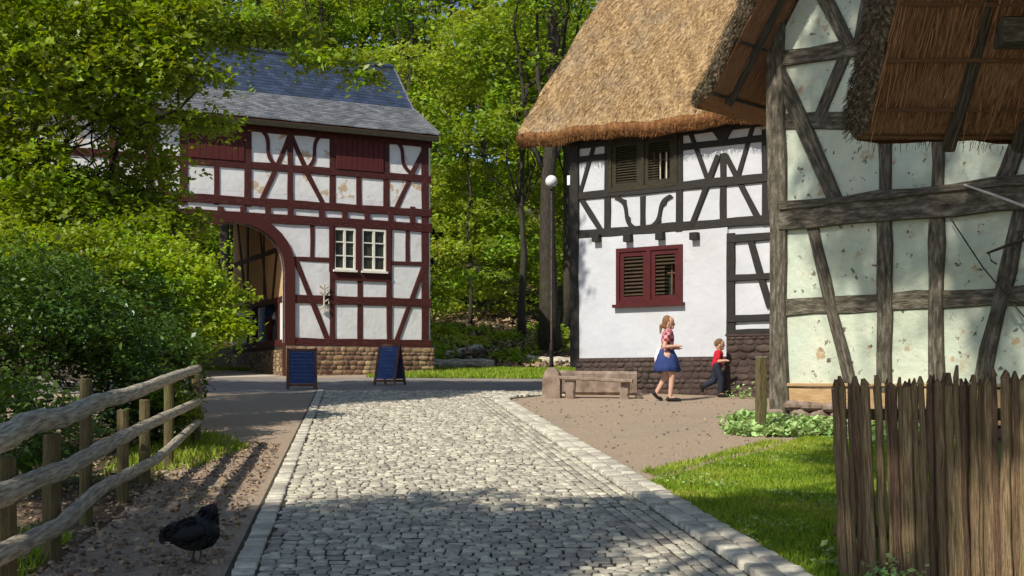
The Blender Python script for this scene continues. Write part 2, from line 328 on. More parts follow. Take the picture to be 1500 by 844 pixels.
def gz(x, y):
    z = SL * y
    if y > 41: z += .15 * (y - 41) * min(1, (y - 41) / 3)
    return z
def gp(u, v):                                            # photo pixel -> point on the sloping lane
    d = F * EYE / (v - (HOR - F * SL)); return Vector(((u - 750) / F * d, d, SL * d))
class Fac:
    """a wall plane: origin, direction along (left to right), outward normal"""
    def __init__(s, o, a):
        s.o = Vector((o[0], o[1], 0)); s.a = Vector((a[0], a[1], 0)).normalized(); s.n = Vector((s.a.y, -s.a.x, 0))
    def px(s, u, v, off=0):
        d = Vector(((u - 750) / F, 1, (HOR - v) / F)); c = Vector((0, 0, EYE)); o = s.o + s.n * off
        t = (o - c).dot(s.n) / d.dot(s.n); p = c + d * t; return ((p - o).dot(s.a), p.z)
    def pt(s, x, z, off=0): return s.o + s.a * x + s.n * off + Vector((0, 0, z))
    def slab(s, mb, outer, holes, o0, o1):
        loops = [outer] + holes; flat = [p for l in loops for p in l]
        tris = tessellate_polygon([[Vector((x, z, 0)) for x, z in l] for l in loops])
        n = len(flat); vs = [s.pt(x, z, o1) for x, z in flat] + [s.pt(x, z, o0) for x, z in flat]
        fs = [tuple(t) for t in tris] + [tuple(n + i for i in reversed(t)) for t in tris]; b = 0
        for l in loops:
            m = len(l); fs += [(b + i, b + (i + 1) % m, n + b + (i + 1) % m, n + b + i) for i in range(m)]; b += m
        mb.add(vs, fs)
_pk = [0]
def timber(fa, root, name, m, p0, p1, w, proud=None, wob=.008, depth=.16, bend=None, spikes=False, zin=False):
    """a beam on a wall given by two photo points (or (s,z) pairs when zin), w metres wide"""
    _pk[0] += 1; pr = proud if proud is not None else .018 + .0035 * (_pk[0] % 7)
    a = p0 if zin else fa.px(*p0); b = p1 if zin else fa.px(*p1); mb = MB()
    if not bend:
        L = math.hypot(b[0] - a[0], b[1] - a[1])
        mb.beam(fa.pt(*a, pr - depth / 2), fa.pt(*b, pr - depth / 2), w, depth, fa.n, wob, max(2, int(L / .5)))
    else:                                               # S-shaped brace
        N = 12; dx, dz = b[0] - a[0], b[1] - a[1]; L = math.hypot(dx, dz); nx, nz = -dz / L, dx / L
        Lp = []; Rp = []
        for i in range(N + 1):
            q = i / N; o = bend * L * math.sin(q * 2 * math.pi) * .5; ww = w / 2
            if spikes and i in (3, 8): ww *= 1.9
            Lp.append((a[0] + dx * q + nx * (o + ww), a[1] + dz * q + nz * (o + ww)))
            Rp.append((a[0] + dx * q + nx * (o - w / 2), a[1] + dz * q + nz * (o - w / 2)))
        fa.slab(mb, Lp + Rp[::-1], [], pr - depth, pr)
    return mb.build(name, m, root)

# ------------------------------------------------------------------ ground
def struct(mb, name, m, smooth=False, kind='structure'):
    o = mb.build(name, m, smooth=smooth); o['kind'] = kind; return o
mb = MB()
xs = [-160, -60, -30, -15, -8, -4, 0, 4, 8, 15, 30, 60, 160]; ys = [-90, -40, -15, 0, 8, 15, 25, 33, 41]
vs = [(x, y, gz(x, y)) for y in ys for x in xs]; nx = len(xs)
mb.add(vs, [(j * nx + i, j * nx + i + 1, (j + 1) * nx + i + 1, (j + 1) * nx + i) for j in range(len(ys) - 1) for i in range(nx - 1)])
struct(mb, 'ground', M['gravel'])
mb = MB(); rng = random.Random(3)
xs = [-160, -100, -60] + [i * 1.0 for i in range(-34, 35)] + [60, 100, 160]; ys = [41 + .8 * i for i in range(40)] + [80, 100, 150, 260]
vs = []
for j, y in enumerate(ys):
    for x in xs:
        n = 0 if j == 0 else (.22 * math.sin(x * .9 + y * .5) * math.sin(y * .7 - x * .3) + rng.uniform(-.07, .07)) * min(1, (y - 41) / 4)
        vs.append((x, y, gz(x, y) + n))
nx = len(xs); mb.add(vs, [(j * nx + i, j * nx + i + 1, (j + 1) * nx + i + 1, (j + 1) * nx + i) for j in range(len(ys) - 1) for i in range(nx - 1)])
struct(mb, 'forest_floor', M['soil'], True)
def sheet(name, pts, off, m):
    loop = [Vector((p[0], p[1], SL * p[1] + off)) for p in pts]
    t = tessellate_polygon([loop]); mb = MB(); mb.add(loop, [tuple(i) for i in t])
    me = struct(mb, name, m); bm = bmesh.new(); bm.from_mesh(me.data); bmesh.ops.recalc_face_normals(bm, faces=bm.faces)
    for f in bm.faces:
        if f.normal.z < 0: f.normal_flip()
    bm.to_mesh(me.data); bm.free(); return me
# lane outline (photo rows give the depth)
def lerp(a, b, q): return a + (b - a) * q
def xl(y): return lerp(-1.785, -3.95, (y - 7.65) / 16.45)
def xr(y):                                              # outer edge of the raised kerb band, bending right at the top
    x = lerp(1.81, -.17, (y - 7.65) / 17.95)
    return x if y < 24.6 else x + (y - 24.6) ** 2 * .3
YT = 28.0
left = [(xl(y), y) for y in np.linspace(-3, YT, 20)]; right = [(xr(y), y) for y in np.linspace(-3, 26.3, 30)] + [(1.0, YT - .8), (1.3, YT)]
sheet('road', [(-18, 27.2), (-4, 27.2), (9, 27.6), (30, 27), (30, 32.5), (9, 33.2), (3.0, 34.0), (-2, 34.5), (-5, 35), (-9, 34.6), (-18, 31)], .004, M['asphalt'])
sheet('passage_ground', [(-10.6, 33.6), (-6.75, 35.6), (-9.6, 41), (-14, 41)], .008, M['pale_ground'])
sheet('lane_bed', left + right[::-1], .012, M['joint'])
grass_poly = [(xr(y) + .01, y) for y in np.linspace(4, 12.1, 12)] + [(1.75, 12.7), (2.2, 13.6), (2.9, 14.6), (3.5, 15.8), (4.1, 17.0), (4.4, 18.1), (7.6, 14.9), (7.6, 4)]
sheet('lawn', grass_poly, .008, M['grass_bed'])
verge_poly = [(-4.2, 35.2), (-2.0, 34.6), (1.2, 34.1), (3.2, 34.0), (3.2, 41), (-12, 41), (-3.6, 38)]
sheet('grass_verge', verge_poly, .008, M['grass_bed'])
fence_verge = [(-2.75, 5.5), (-3.15, 9.5), (-3.65, 13), (-4.1, 17.2), (-7, 17.8), (-16, 20), (-16, 5.5)]
sheet('hedge_soil', fence_verge, .008, M['soil'])

def inside(poly, x, y):
    c = False; n = len(poly)
    for i in range(n):
        x1, y1 = poly[i]; x2, y2 = poly[(i + 1) % n]
        if (y1 > y) != (y2 > y) and x < (x2 - x1) * (y - y1) / (y2 - y1) + x1: c = not c
    return c

# cobbles: each a pillow-topped stone
def stones(name, quads, m, h=.03, kind='structure', seed=1):
    """quads: (cx, cy, half length, half width, angle, extra height)"""
    rg = np.random.default_rng(seed); Q = np.array(quads); n = len(Q); K = 8
    ang = np.arange(K) * 2 * np.pi / K + np.pi / 8
    sq = np.stack([np.cos(ang), np.sin(ang)], 1); sq = np.sign(sq) * np.abs(sq) ** .22; sq = sq / np.abs(sq).max()
    V = np.zeros((n, K * 4 + 1, 3)); ca, sa = np.cos(Q[:, 4]), np.sin(Q[:, 4])
    jit = rg.uniform(.88, 1.06, (n, K, 2)); hh = Q[:, 5] + rg.uniform(-.006, .006, n); tilt = rg.uniform(-.05, .05, (n, 2))
    for ring, (sc, z) in enumerate([(1.0, -.05), (1.0, h * .5), (.93, h * .88), (.7, h)]):
        lx = sq[None, :, 0] * jit[:, :, 0] * Q[:, 2:3] * sc; ly = sq[None, :, 1] * jit[:, :, 1] * Q[:, 3:4] * sc
        X = Q[:, 0:1] + lx * ca[:, None] - ly * sa[:, None]; Y = Q[:, 1:2] + lx * sa[:, None] + ly * ca[:, None]
        V[:, ring * K:(ring + 1) * K, 0] = X; V[:, ring * K:(ring + 1) * K, 1] = Y
        V[:, ring * K:(ring + 1) * K, 2] = SL * Y + z + hh[:, None] + (lx * tilt[:, 0:1] + ly * tilt[:, 1:2]) * (ring > 0)
    V[:, -1, 0] = Q[:, 0]; V[:, -1, 1] = Q[:, 1]; V[:, -1, 2] = SL * Q[:, 1] + h * 1.06 + hh
    fs = []
    for r_ in range(3):
        for k in range(K): fs.append([r_ * K + k, r_ * K + (k + 1) % K, (r_ + 1) * K + (k + 1) % K, (r_ + 1) * K + k])
    quadf = np.array(fs); tri = np.array([[3 * K + k, 3 * K + (k + 1) % K, 4 * K] for k in range(K)])
    base = (np.arange(n) * (K * 4 + 1))[:, None, None]
    qf = (quadf[None] + base).reshape(-1); tf = (tri[None] + base).reshape(-1)
    nq, ntr = n * len(quadf), n * K
    me = bpy.data.meshes.new(name); me.vertices.add(V.shape[0] * V.shape[1]); me.vertices.foreach_set('co', V.reshape(-1))
    me.loops.add(len(qf) + len(tf)); me.loops.foreach_set('vertex_index', np.concatenate([qf, tf]).astype(np.int32))
    me.polygons.add(nq + ntr)
    me.polygons.foreach_set('loop_start', np.concatenate([np.arange(nq) * 4, nq * 4 + np.arange(ntr) * 3]).astype(np.int32))
    me.polygons.foreach_set('loop_total', np.concatenate([np.full(nq, 4), np.full(ntr, 3)]).astype(np.int32))
    me.polygons.foreach_set('use_smooth', np.ones(nq + ntr, bool))
    rv = rg.uniform(0, 1, n); at = me.attributes.new('rnd', 'FLOAT', 'FACE')
    at.data.foreach_set('value', np.concatenate([np.repeat(rv, len(quadf)), np.repeat(rv, K)]).astype(np.float32))
    me.materials.append(m); me.update(calc_edges=True); me.validate()
    o = bpy.data.objects.new(name, me); COL.objects.link(o); o['kind'] = kind; return o
rg = random.Random(5); q = []; y = 4.6
while y < YT:
    dy = rg.uniform(.078, .102) * (1 if y < 17 else 1.15); wob = rg.uniform(0, 6)
    x0 = xl(y) + .225; x1 = (xr(y) - .86) if y < 25 else lerp(xr(25) - .86, (xr(26) - .45 if y < 26.3 else 1.1), min(1, (y - 25) / 1.3)); x = x0 - rg.uniform(0, .05)
    while x < x1:
        w = rg.uniform(.072, .135) * (1 if y < 17 else 1.1)
        cy = y + dy / 2 + .02 * math.sin(x * 1.7 + wob) + .012 * math.sin(x * 5 + wob * 2)
        q.append((x + w / 2, cy + rg.uniform(-.008, .008), w / 2 - .0045, dy / 2 - .004, rg.uniform(-.07, .07), rg.uniform(-.006, .008))); x += w
    y += dy
stones('cobblestones', q, M['cobble'], h=.024)
q = []; th = math.atan2(17.95, -1.98)
for row in range(5):                                    # gutter of long stones laid along the lane
    y = 4.6 + rg.uniform(0, .2)
    while y < 25.2:
        l = rg.uniform(.14, .26); x = xr(y + l / 2) - .41 - row * .094
        q.append((x, y + l / 2, l / 2 - .006, .042, th + rg.uniform(-.03, .03) - (0 if y < 24.6 else (y - 24.6) * .5), -.001 - .003 * (2 - abs(row - 2)))); y += l
stones('gutter', q, M['cobble'], h=.028, seed=4)
q = []
for row, (o, w) in enumerate(((.09, .082), (.265, .082))):
    y = 4.6 + row * .1
    while y < 26.0:
        l = rg.uniform(.13, .2); x = xr(y + l / 2) - o
        q.append((x, y + l / 2, l / 2 - .007, w, th + rg.uniform(-.05, .05) - (0 if y < 24.6 else (y - 24.6) * .55), .03 + rg.uniform(-.004, .006))); y += l
y = 4.6; thl = math.atan2(16.45, -2.165)
while y < YT:
    l = rg.uniform(.13, .22); q.append((xl(y + l / 2) + .11, y + l / 2, l / 2 - .006, .075, thl + rg.uniform(-.05, .05), .004)); y += l
stones('kerb', q, M['kerbstone'], seed=9)

# ------------------------------------------------------------------ leaves
def leafmesh(name, P, size, m, parent=None, nrm=None, aspect=.55, seed=0, kind=None, up=0.0, rv=None):
    rg = np.random.default_rng(seed); n = len(P)
    d = rg.normal(size=(n, 3)); d[:, 2] = d[:, 2] * .45 - .12 + up; d /= np.linalg.norm(d, axis=1)[:, None]
    if nrm is None:
        nn = rg.normal(size=(n, 3)) * .55; nn[:, 2] += 1
    else: nn = nrm + rg.normal(size=(n, 3)) * .35
    s = np.cross(d, nn); s /= np.linalg.norm(s, axis=1)[:, None] + 1e-9; nn = np.cross(s, d)
    L = size * rg.uniform(.6, 1.35, n)[:, None]; Wd = L * aspect
    V = np.stack([P - d * L * .5, P + s * Wd * .5 + nn * L * .08, P + d * L * .5 - nn * L * .06, P - s * Wd * .5 + nn * L * .08], 1)
    if parent is not None: V = V - np.array(origin(parent))
    me = bpy.data.meshes.new(name); me.vertices.add(4 * n); me.vertices.foreach_set('co', V.reshape(-1).astype(np.float32))
    me.loops.add(4 * n); me.loops.foreach_set('vertex_index', np.arange(4 * n, dtype=np.int32))
    me.polygons.add(n); me.polygons.foreach_set('loop_start', np.arange(n, dtype=np.int32) * 4); me.polygons.foreach_set('loop_total', np.full(n, 4, np.int32))
    at = me.attributes.new('rnd', 'FLOAT', 'FACE'); at.data.foreach_set('value', (rg.uniform(0, 1, n) if rv is None else rv).astype(np.float32))
    me.materials.append(m); me.update(calc_edges=True)
    o = bpy.data.objects.new(name, me); COL.objects.link(o)
    if parent is not None: o.parent = parent
    if kind: o['kind'] = kind
    return o
def sprays(blobs, n, per, sr, seed, flat=.16, shell=.5, gap=0):
    """leafy twigs scattered through ellipsoids: returns leaf positions and the twig bases"""
    rg = np.random.default_rng(seed); w = np.array([(b[3] * b[4] * b[5]) ** .7 for b in blobs]); w = w / w.sum()
    idx = rg.choice(len(blobs), n, p=w); B = np.array([b[:6] for b in blobs])[idx]
    d = rg.normal(size=(n, 3)); d /= np.linalg.norm(d, axis=1)[:, None]; r = rg.uniform(shell ** 3, 1, n) ** (1 / 3)
    C = B[:, :3] + d * r[:, None] * B[:, 3:6]
    if gap:                                             # holes through the crown
        k = gap; f = np.sin(C[:, 0] * k + 1.3) * np.sin(C[:, 1] * k * .9 + .4) + np.sin(C[:, 2] * k * 1.2 + C[:, 0] * k * .5)
        C = C[f > -.45 - rg.uniform(0, .5, n)]
        n = len(C)
    ax = rg.normal(size=(n, 3)); ax[:, 2] *= .3; ax /= np.linalg.norm(ax, axis=1)[:, None]
    sd_ = np.cross(ax, [0, 0, 1]); sd_ /= np.linalg.norm(sd_, axis=1)[:, None]; sz = sr * rg.uniform(.5, 1.4, n)
    a = rg.uniform(-1, 1, (n, per)); b = rg.normal(size=(n, per)) * .35 * (1 - .5 * np.abs(a)); c = rg.normal(size=(n, per)) * flat
    P = C[:, None] + sz[:, None, None] * (ax[:, None] * a[..., None] + sd_[:, None] * b[..., None] + np.array([0, 0, 1.]) * (c - .25 * a * a)[..., None])
    return P.reshape(-1, 3), C, np.repeat(np.clip(rg.normal(.5, .2, n), 0, 1), per)
def straws(name, P, D, L, w, m, parent, seed):
    rg = np.random.default_rng(seed); P = np.array([tuple(p) for p in P]); D = np.array([tuple(d) for d in D]); n = len(P); D /= np.linalg.norm(D, axis=1)[:, None]
    s = np.cross(D, rg.normal(size=(n, 3))); s /= np.linalg.norm(s, axis=1)[:, None] + 1e-9; l = L * rg.uniform(.5, 1.5, n)[:, None]
    V = np.stack([P - D * l * .4 - s * w / 2, P - D * l * .4 + s * w / 2, P + D * l * .6 + s * w / 3, P + D * l * .6 - s * w / 3], 1) - np.array(origin(parent))
    me = bpy.data.meshes.new(name); me.vertices.add(4 * n); me.vertices.foreach_set('co', V.reshape(-1).astype(np.float32)); me.loops.add(4 * n); me.loops.foreach_set('vertex_index', np.arange(4 * n, dtype=np.int32))
    me.polygons.add(n); me.polygons.foreach_set('loop_start', np.arange(n, dtype=np.int32) * 4); me.polygons.foreach_set('loop_total', np.full(n, 4, np.int32)); me.materials.append(m); me.update(calc_edges=True)
    o = bpy.data.objects.new(name, me); COL.objects.link(o); o.parent = parent; o['kind'] = 'stuff'; return o
def masonry(fa, root, name, s0, s1, z0, z1, off, m, course, seed, mortar=None):
    """courses of pillowed stones standing proud of a wall face"""
    rg = random.Random(seed); mb = MB(); z = z0
    while z < z1 - .03:
        h = min(course * rg.uniform(.75, 1.3), z1 - z)
        if z1 - z - h < .05: h = z1 - z
        s_ = s0 - rg.uniform(0, .1)
        while s_ < s1:
            w = min(h * rg.uniform(1.0, 2.6), s1 - s_) if s_ + h < s1 else s1 - s_
            a, b = max(s_, s0), s_ + w
            if b - a > .03:
                g = .005; c = ((a + b) / 2, z + h / 2); hw, hh = (b - a) / 2 - g, h / 2 - g; pr = rg.uniform(.006, .026); ring = []
                for (sc, pz) in ((1, -.01), (.99, pr * .7), (.90, pr)):
                    for k in range(8):
                        an = 2 * math.pi * k / 8 + math.pi / 8; cx, sx = math.cos(an), math.sin(an); q = max(abs(cx), abs(sx)) ** .93
                        random.seed(int((s_ * 991 + z * 773 + k) * 97)); jj = random.uniform(.84, 1.04)
                        ring.append(fa.pt(c[0] + cx / q * hw * sc * jj, c[1] + sx / q * hh * sc * jj, off + pz))
                vs = ring + [fa.pt(c[0], c[1], off + pr * 1.1)]
                fs = [(r_ * 8 + k, r_ * 8 + (k + 1) % 8, (r_ + 1) * 8 + (k + 1) % 8, (r_ + 1) * 8 + k) for r_ in range(2) for k in range(8)] + [(16 + k, 16 + (k + 1) % 8, 24) for k in range(8)]
                mb.add(vs, fs, None, rg.random())
            s_ = b
        z += h
    return mb.build(name, m, root, smooth=True)
def wiggle(a, b, k, amp, rg):
    a, b = Vector(a), Vector(b); return [a.lerp(b, i / k) + (Vector((rg.uniform(-1, 1), rg.uniform(-1, 1), rg.uniform(-1, 1))) * amp * (0 < i < k)) for i in range(k + 1)]
def tree(name, label, cat, base, top, rad, blobs, n, per, sr, leaf, m, seed, group=None, limbs=14, bark='bark', gap=0, shell=.45, lean=(0, 0), aspect=.55, hang=()):
    rg = random.Random(seed); t = thing(name, label, cat, base, group=group); b = Vector(base)
    mb = MB(); tp = b + Vector((lean[0], lean[1], top)); tr = wiggle(b - Vector((0, 0, .3)), tp, 8, .12, rg)
    mb.tube(tr, [rad * (1.35 if i == 0 else 1 - .8 * i / 8) for i in range(9)], 12, jit=.06)
    P, C, rv = sprays(blobs, n, per, sr, seed, shell=shell, gap=gap)
    for k in range(limbs):
        bl = rg.choice([q_ for q_ in blobs if q_[5] >= .24] or blobs); i = rg.randint(3, 7); p = tr[i]
        e = Vector(bl[:3]) + Vector((rg.uniform(-.7, .7) * bl[3], rg.uniform(-.7, .7) * bl[4], rg.uniform(-.5, .7) * bl[5]))
        w_ = wiggle(p, e, 6, (e - p).length * .05, rg); r0 = rad * (1 - .8 * i / 8) * .45
        mb.tube(w_, [max(.012, r0 * (1 - .9 * j / 6)) for j in range(7)], 6)
        for _ in range(4):
            s_ = w_[rg.randint(2, 5)]; e2 = Vector(C[rg.randrange(len(C))])
            if (e2 - s_).length < 3.2: mb.tube(wiggle(s_, e2, 4, .08, rg), [max(.006, r0 * .25 * (1 - .8 * j / 4)) for j in range(5)], 5)
    for a_, b_ in hang:
        w_ = wiggle(a_, b_, 6, .12, rg); mb.tube(w_, [.03 - .004 * j for j in range(7)], 5)
    mb.build('trunk', M[bark], t, smooth=True)
    leafmesh('crown', P, leaf, M[m], t, seed=seed, rv=rv, aspect=aspect)
    return t

# ================================================================== gatehouse (red timber frame, slate roof)
LF = Fac((-2.53, 38.0), (.896, .444)); gin = -LF.n      # gin: inwards
gate = thing('timber_gatehouse', 'white half-timbered gatehouse with dark red beams, arched passage and slate roof', 'house', (-6.2, 36.2, gz(-6, 36.2)))
ZS = LF.px(440, 502)[1]; EAVE = 9.1; LEFT = -12.5
archc, _ = LF.px(345, 400); aw = LF.px(417, 400)[0] - archc; zsp = LF.px(417, 398)[1]; ztop = LF.px(345, 326)[1]
def arch_pts(grow, n=18, low=None):
    pts = [(archc + aw + grow, low if low is not None else 1.4)]
    for i in range(n + 1):
        t = math.pi * i / n; pts.append((archc + (aw + grow) * math.cos(t), zsp + (ztop - zsp + grow) * math.sin(t) ** .9))
    pts.append((archc - aw - grow, low if low is not None else 1.4)); return pts
up_l, vp = LF.px(490, 395)[0], 0
wins = []
for (u0, v0, u1, v1) in ((488.5, 334, 520.5, 396), (529.5, 335.5, 565, 398)):
    a = LF.px(u0, v0); b = LF.px(u1, v1); wins.append((a[0], b[1], b[0], a[1]))
zb = LF.px(625, 300)[1]                                  # bottom of the upper storey
mb = MB(); arch = arch_pts(0, low=ZS)
# lower wall: left piece + right piece joined over the arch as one outline
outer = [(LEFT, ZS), (archc - aw, ZS)] + arch_pts(0, low=ZS)[::-1][1:-1] + [(archc + aw, ZS), (0, ZS), (0, zb), (LEFT, zb)]
LF.slab(mb, outer, [[(a, b), (c, b), (c, d), (a, d)] for a, b, c, d in wins], -.25, 0)
mb.build('lower_wall', M['plaster'], gate)
mb = MB(); LF.slab(mb, [(LEFT, zb + .003), (0, zb + .003), (0, EAVE - .05), (LEFT, EAVE - .05)], [], -.25, 0); mb.build('upper_wall', M['plaster_peel'], gate)
mb = MB()                                               # other outer walls
D = 7.0
for s_, (o0, o1) in ((0, (-.25, 0)), (LEFT, (0, .25))):
    c = LF.pt(s_ + (o0 + o1) / 2, (ZS + EAVE) / 2, -D / 2); mb.box(c, (.25, D - .52, EAVE - ZS), (LF.a, gin, Vector((0, 0, 1))))
mb.box(LF.pt((LEFT + archc - aw - .3) / 2, (ZS + EAVE) / 2, -D + .12), (archc - aw - .3 - LEFT, .25, EAVE - ZS), (LF.a, gin, Vector((0, 0, 1))))
mb.box(LF.pt((archc + aw + .3) / 2, (ZS + EAVE) / 2, -D + .12), (-archc - aw - .3, .25, EAVE - ZS), (LF.a, gin, Vector((0, 0, 1))))
mb.box(LF.pt(archc, (zb + EAVE) / 2, -D + .12), (2 * aw + .6, .25, EAVE - zb), (LF.a, gin, Vector((0, 0, 1))))
for s_ in (LEFT + .1, -.1):                             # gable triangles
    mb.prism([LF.pt(s_, EAVE - .06, -.05), LF.pt(s_, 10.1, -1.93), LF.pt(s_, 11.8, -3.66), LF.pt(s_, 10.1, -5.39), LF.pt(s_, EAVE - .06, -D + .05)], LF.a * (.12 if s_ < -1 else -.12))
mb.build('side_wall', M['plaster'], gate)
mb = MB(); mb.box(LF.pt(archc, zb + .02, -D / 2), (2 * aw + .3, D - .6, .2), (LF.a, gin, Vector((0, 0, 1)))); mb.build('passage_ceiling', M['olive_wood'], gate)
# stone plinths
mb = MB()
for a, b in ((LEFT, archc - aw - .02), (archc + aw + .02, 0.08)):
    mb = MB(); mb.box(LF.pt((a + b) / 2, (ZS - .1 + .9) / 2, -.12 + .05), (b - a, .42, ZS - .1 - .9), (LF.a, gin, Vector((0, 0, 1)))); mb.build('stone_plinth', M['mortar'], gate)
mb = MB(); mb.box(LF.pt(-.05, (ZS + .9) / 2 - .05, -D / 2), (.34, D, ZS - .1 - .9), (LF.a, gin, Vector((0, 0, 1))))
mb.build('stone_plinth', M['mortar'], gate)
mb = MB(); mb.box(LF.pt(archc + aw + .22, (ZS + .7) / 2 - .1, -D / 2), (.4, D - .8, ZS - .2 - .7), (LF.a, gin, Vector((0, 0, 1))))
mb.box(LF.pt(archc - aw - .22, (ZS + .7) / 2 - .1, -D / 2), (.4, D - .8, ZS - .2 - .7), (LF.a, gin, Vector((0, 0, 1))))
mb.build('passage_plinth', M['rubble'], gate)
masonry(LF, gate, 'plinth_stones', archc + aw + .04, .06, gz(-2, 37) - .1, ZS - .11, .142, M['rubble_stone'], .12, 3)
masonry(Fac(LF.pt(archc + aw + .02, 0, -.1)[:2], (gin.x, gin.y)), gate, 'passage_stones', 0, D - .9, gz(-6, 36) - .05, ZS - .1, .0, M['rubble_stone'], .13, 4) if False else None
# passage walls: frame with ochre panels above the rail (bounced light in their colour), an opening over the low wall on the right
zr = LF.px(430, 437)[1]
PF = Fac(LF.pt(archc + aw + .06, 0, -.3)[:2], (gin.x, gin.y)); PF.n = -LF.a
mb = MB(); PF.slab(mb, [(0, zr), (D - .8, zr), (D - .8, zb), (0, zb)], [], -.15, 0); mb.build('passage_wall', M['plaster_bounce'], gate)
mb = MB(); PF.slab(mb, [(0, ZS), (.5, ZS), (.5, zr - .003), (0, zr - .003)], [], -.15, -.006)
PF.slab(mb, [(3.5, ZS), (D - .8, ZS), (D - .8, zr - .003), (3.5, zr - .003)], [], -.15, -.006)
PF.slab(mb, [(0, ZS), (D - .8, ZS), (D - .8, zr + .2), (0, zr + .2)], [], -1.0, -.85); mb.build('inner_wall', M['plaster'], gate)
mb = MB(); mb.box(LF.pt(archc + aw + 1.1, ZS - .12, -D / 2), (2.1, D - .8, .2), (LF.a, gin, Vector((0, 0, 1)))); mb.build('raised_floor', M['olive_wood'], gate)
for nm, a, b, w in (('sill', (0, ZS), (D - .8, ZS), .2), ('rail', (0, zr), (D - .8, zr), .18), ('rail', (0, lerp(zr, zb, .5)), (D - .8, lerp(zr, zb, .5)), .15),
                    ('post', (.5, ZS), (.5, zr), .14), ('post', (3.5, ZS), (3.5, zr), .2), ('brace', (.15, zb), (1.2, zr), .15), ('brace', (2.9, zb), (1.9, zr), .16),
                    ('post', (2.2, zr), (2.2, zb), .16), ('post', (4.2, ZS), (4.2, zb), .2), ('brace', (5.6, zb), (4.4, zr), .16)):
    timber(PF, gate, nm, M['red_beam'], a, b, w, zin=True)
PG = Fac(LF.pt(archc - aw - .06, 0, -.3)[:2], (gin.x, gin.y)); PG.n = LF.a
mb = MB(); PG.slab(mb, [(0, ZS), (D - .8, ZS), (D - .8, zb), (0, zb)], [], -.15, 0); mb.build('passage_wall', M['plaster_bounce'], gate)
for nm, a, b, w in (('sill', (0, ZS), (D - .8, ZS), .2), ('rail', (0, zr), (D - .8, zr), .18), ('post', (2.2, ZS), (2.2, zb), .2), ('post', (4.6, ZS), (4.6, zb), .2)):
    timber(PG, gate, nm, M['red_beam'], a, b, w, zin=True)
# arch frame
mb = MB(); o_ = arch_pts(.30, low=1.75); i_ = arch_pts(0, low=1.75)
LF.slab(mb, o_ + i_[::-1], [], -.22, .07); mb.build('arch_frame', M['red_beam'], gate)
RB = M['red_beam']
def T(nm, p0, p1, w, **k): return timber(LF, gate, nm, RB, p0, p1, w, **k)
Lx = lambda s_, z: (s_, z)
zin = dict(zin=True)
def zat(u, v): return LF.px(u, v)[1]
def sat(u, v): return LF.px(u, v)[0]
# horizontals (level beams given by their height)
for nm, z, w, a, b in (('sill', ZS + .02, .24, archc + aw + .1, .03), ('sill', ZS + .02, .24, LEFT, archc - aw - .1),
                       ('mid_rail', zat(530, 441), .25, archc + aw + .1, .02), ('mid_rail', zat(530, 441), .25, LEFT, archc - aw - .1),
                       ('bressummer', zat(528, 328), .27, LEFT, .05), ('bressummer', zat(525, 306), .24, LEFT, .05),
                       ('mid_rail', zat(463, 250), .22, LEFT, .02), ('top_plate', EAVE - .12, .30, LEFT, .05)):
    T(nm, (a, z), (b, z), w, proud=.035 + .004 * (_pk[0] % 5), **zin)
T('rail', (430, 378.5), (487, 381.5), .13); T('rail', (571, 385.5), (622, 387), .13)
for u, v0, v1, w in ((622.5, 200, 505, .24), (487, 332, 503, .17), (570, 334, 504, .17), (527.5, 400, 503, .17), (457.5, 328, 378, .14), (597, 334, 386, .14),
                     (524.5, 331, 400, .20), (269, 163, 300, .22), (363, 176, 303, .22), (425, 184, 305, .17), (487, 189, 307, .20), (566, 196, 311, .20),
                     (525.5, 255, 308, .16), (317, 240, 300, .16), (220, 160, 300, .20), (165, 150, 480, .2), (220, 318, 490, .2), (258, 318, 420, .2)):
    s_ = sat(u, (v0 + v1) / 2); T('post', (s_, zat(u, v0)), (s_, zat(u, v1)), w, **zin)
for u in (290, 323, 356, 392, 425, 471, 505, 538, 572, 604):       # joist ends between the two big beams
    s_ = sat(u, 316); T('joist_end', (s_, zat(u, 327)), (s_, zat(u, 303)), .17, proud=.05, **zin)
for nm, a, b, w, k in (('brace', (433, 382), (481, 501), .16, {}), ('brace', (621, 390), (579, 503), .16, {}),
                       ('curved_brace', (379, 187), (406, 244), .11, dict(bend=.16)), ('brace', (426, 196), (405, 246), .15, {}), ('brace', (425, 196), (448, 248), .15, {}),
                       ('curved_brace', (474, 196), (447, 248), .11, dict(bend=-.16)), ('brace', (403, 251), (379, 302), .15, {}), ('brace', (449, 253), (478, 307), .15, {}),
                       ('curved_brace', (577, 204), (602, 254), .11, dict(bend=.16)), ('brace', (622, 219), (602, 256), .14, {}), ('brace', (602, 260), (579, 309), .15, {}),
                       ('brace', (225, 236), (246, 300), .16, {}), ('brace', (200, 170), (222, 235), .14, {}), ('brace', (190, 330), (217, 430), .16, {})):
    T(nm, a, b, w, **k)
# boarded panels of the upper storey
for u0, u1 in ((269, 363), (487, 566)):
    a, b = sat(u0, 220) + .1, sat(u1, 225) - .1; z0, z1 = zat((u0 + u1) / 2, 250 if u0 > 400 else 243), EAVE - .25; mb = MB(); n = 9
    z0 = zat(463, 250) + .1
    for i in range(n):
        w = (b - a) / n; mb.beam(LF.pt(a + w * (i + .5), z0, .03), LF.pt(a + w * (i + .5), z1, .03), w - .012, .05, LF.n, .003, 2, .004)
    mb.build('boarded_panel', M['red_board'], gate)
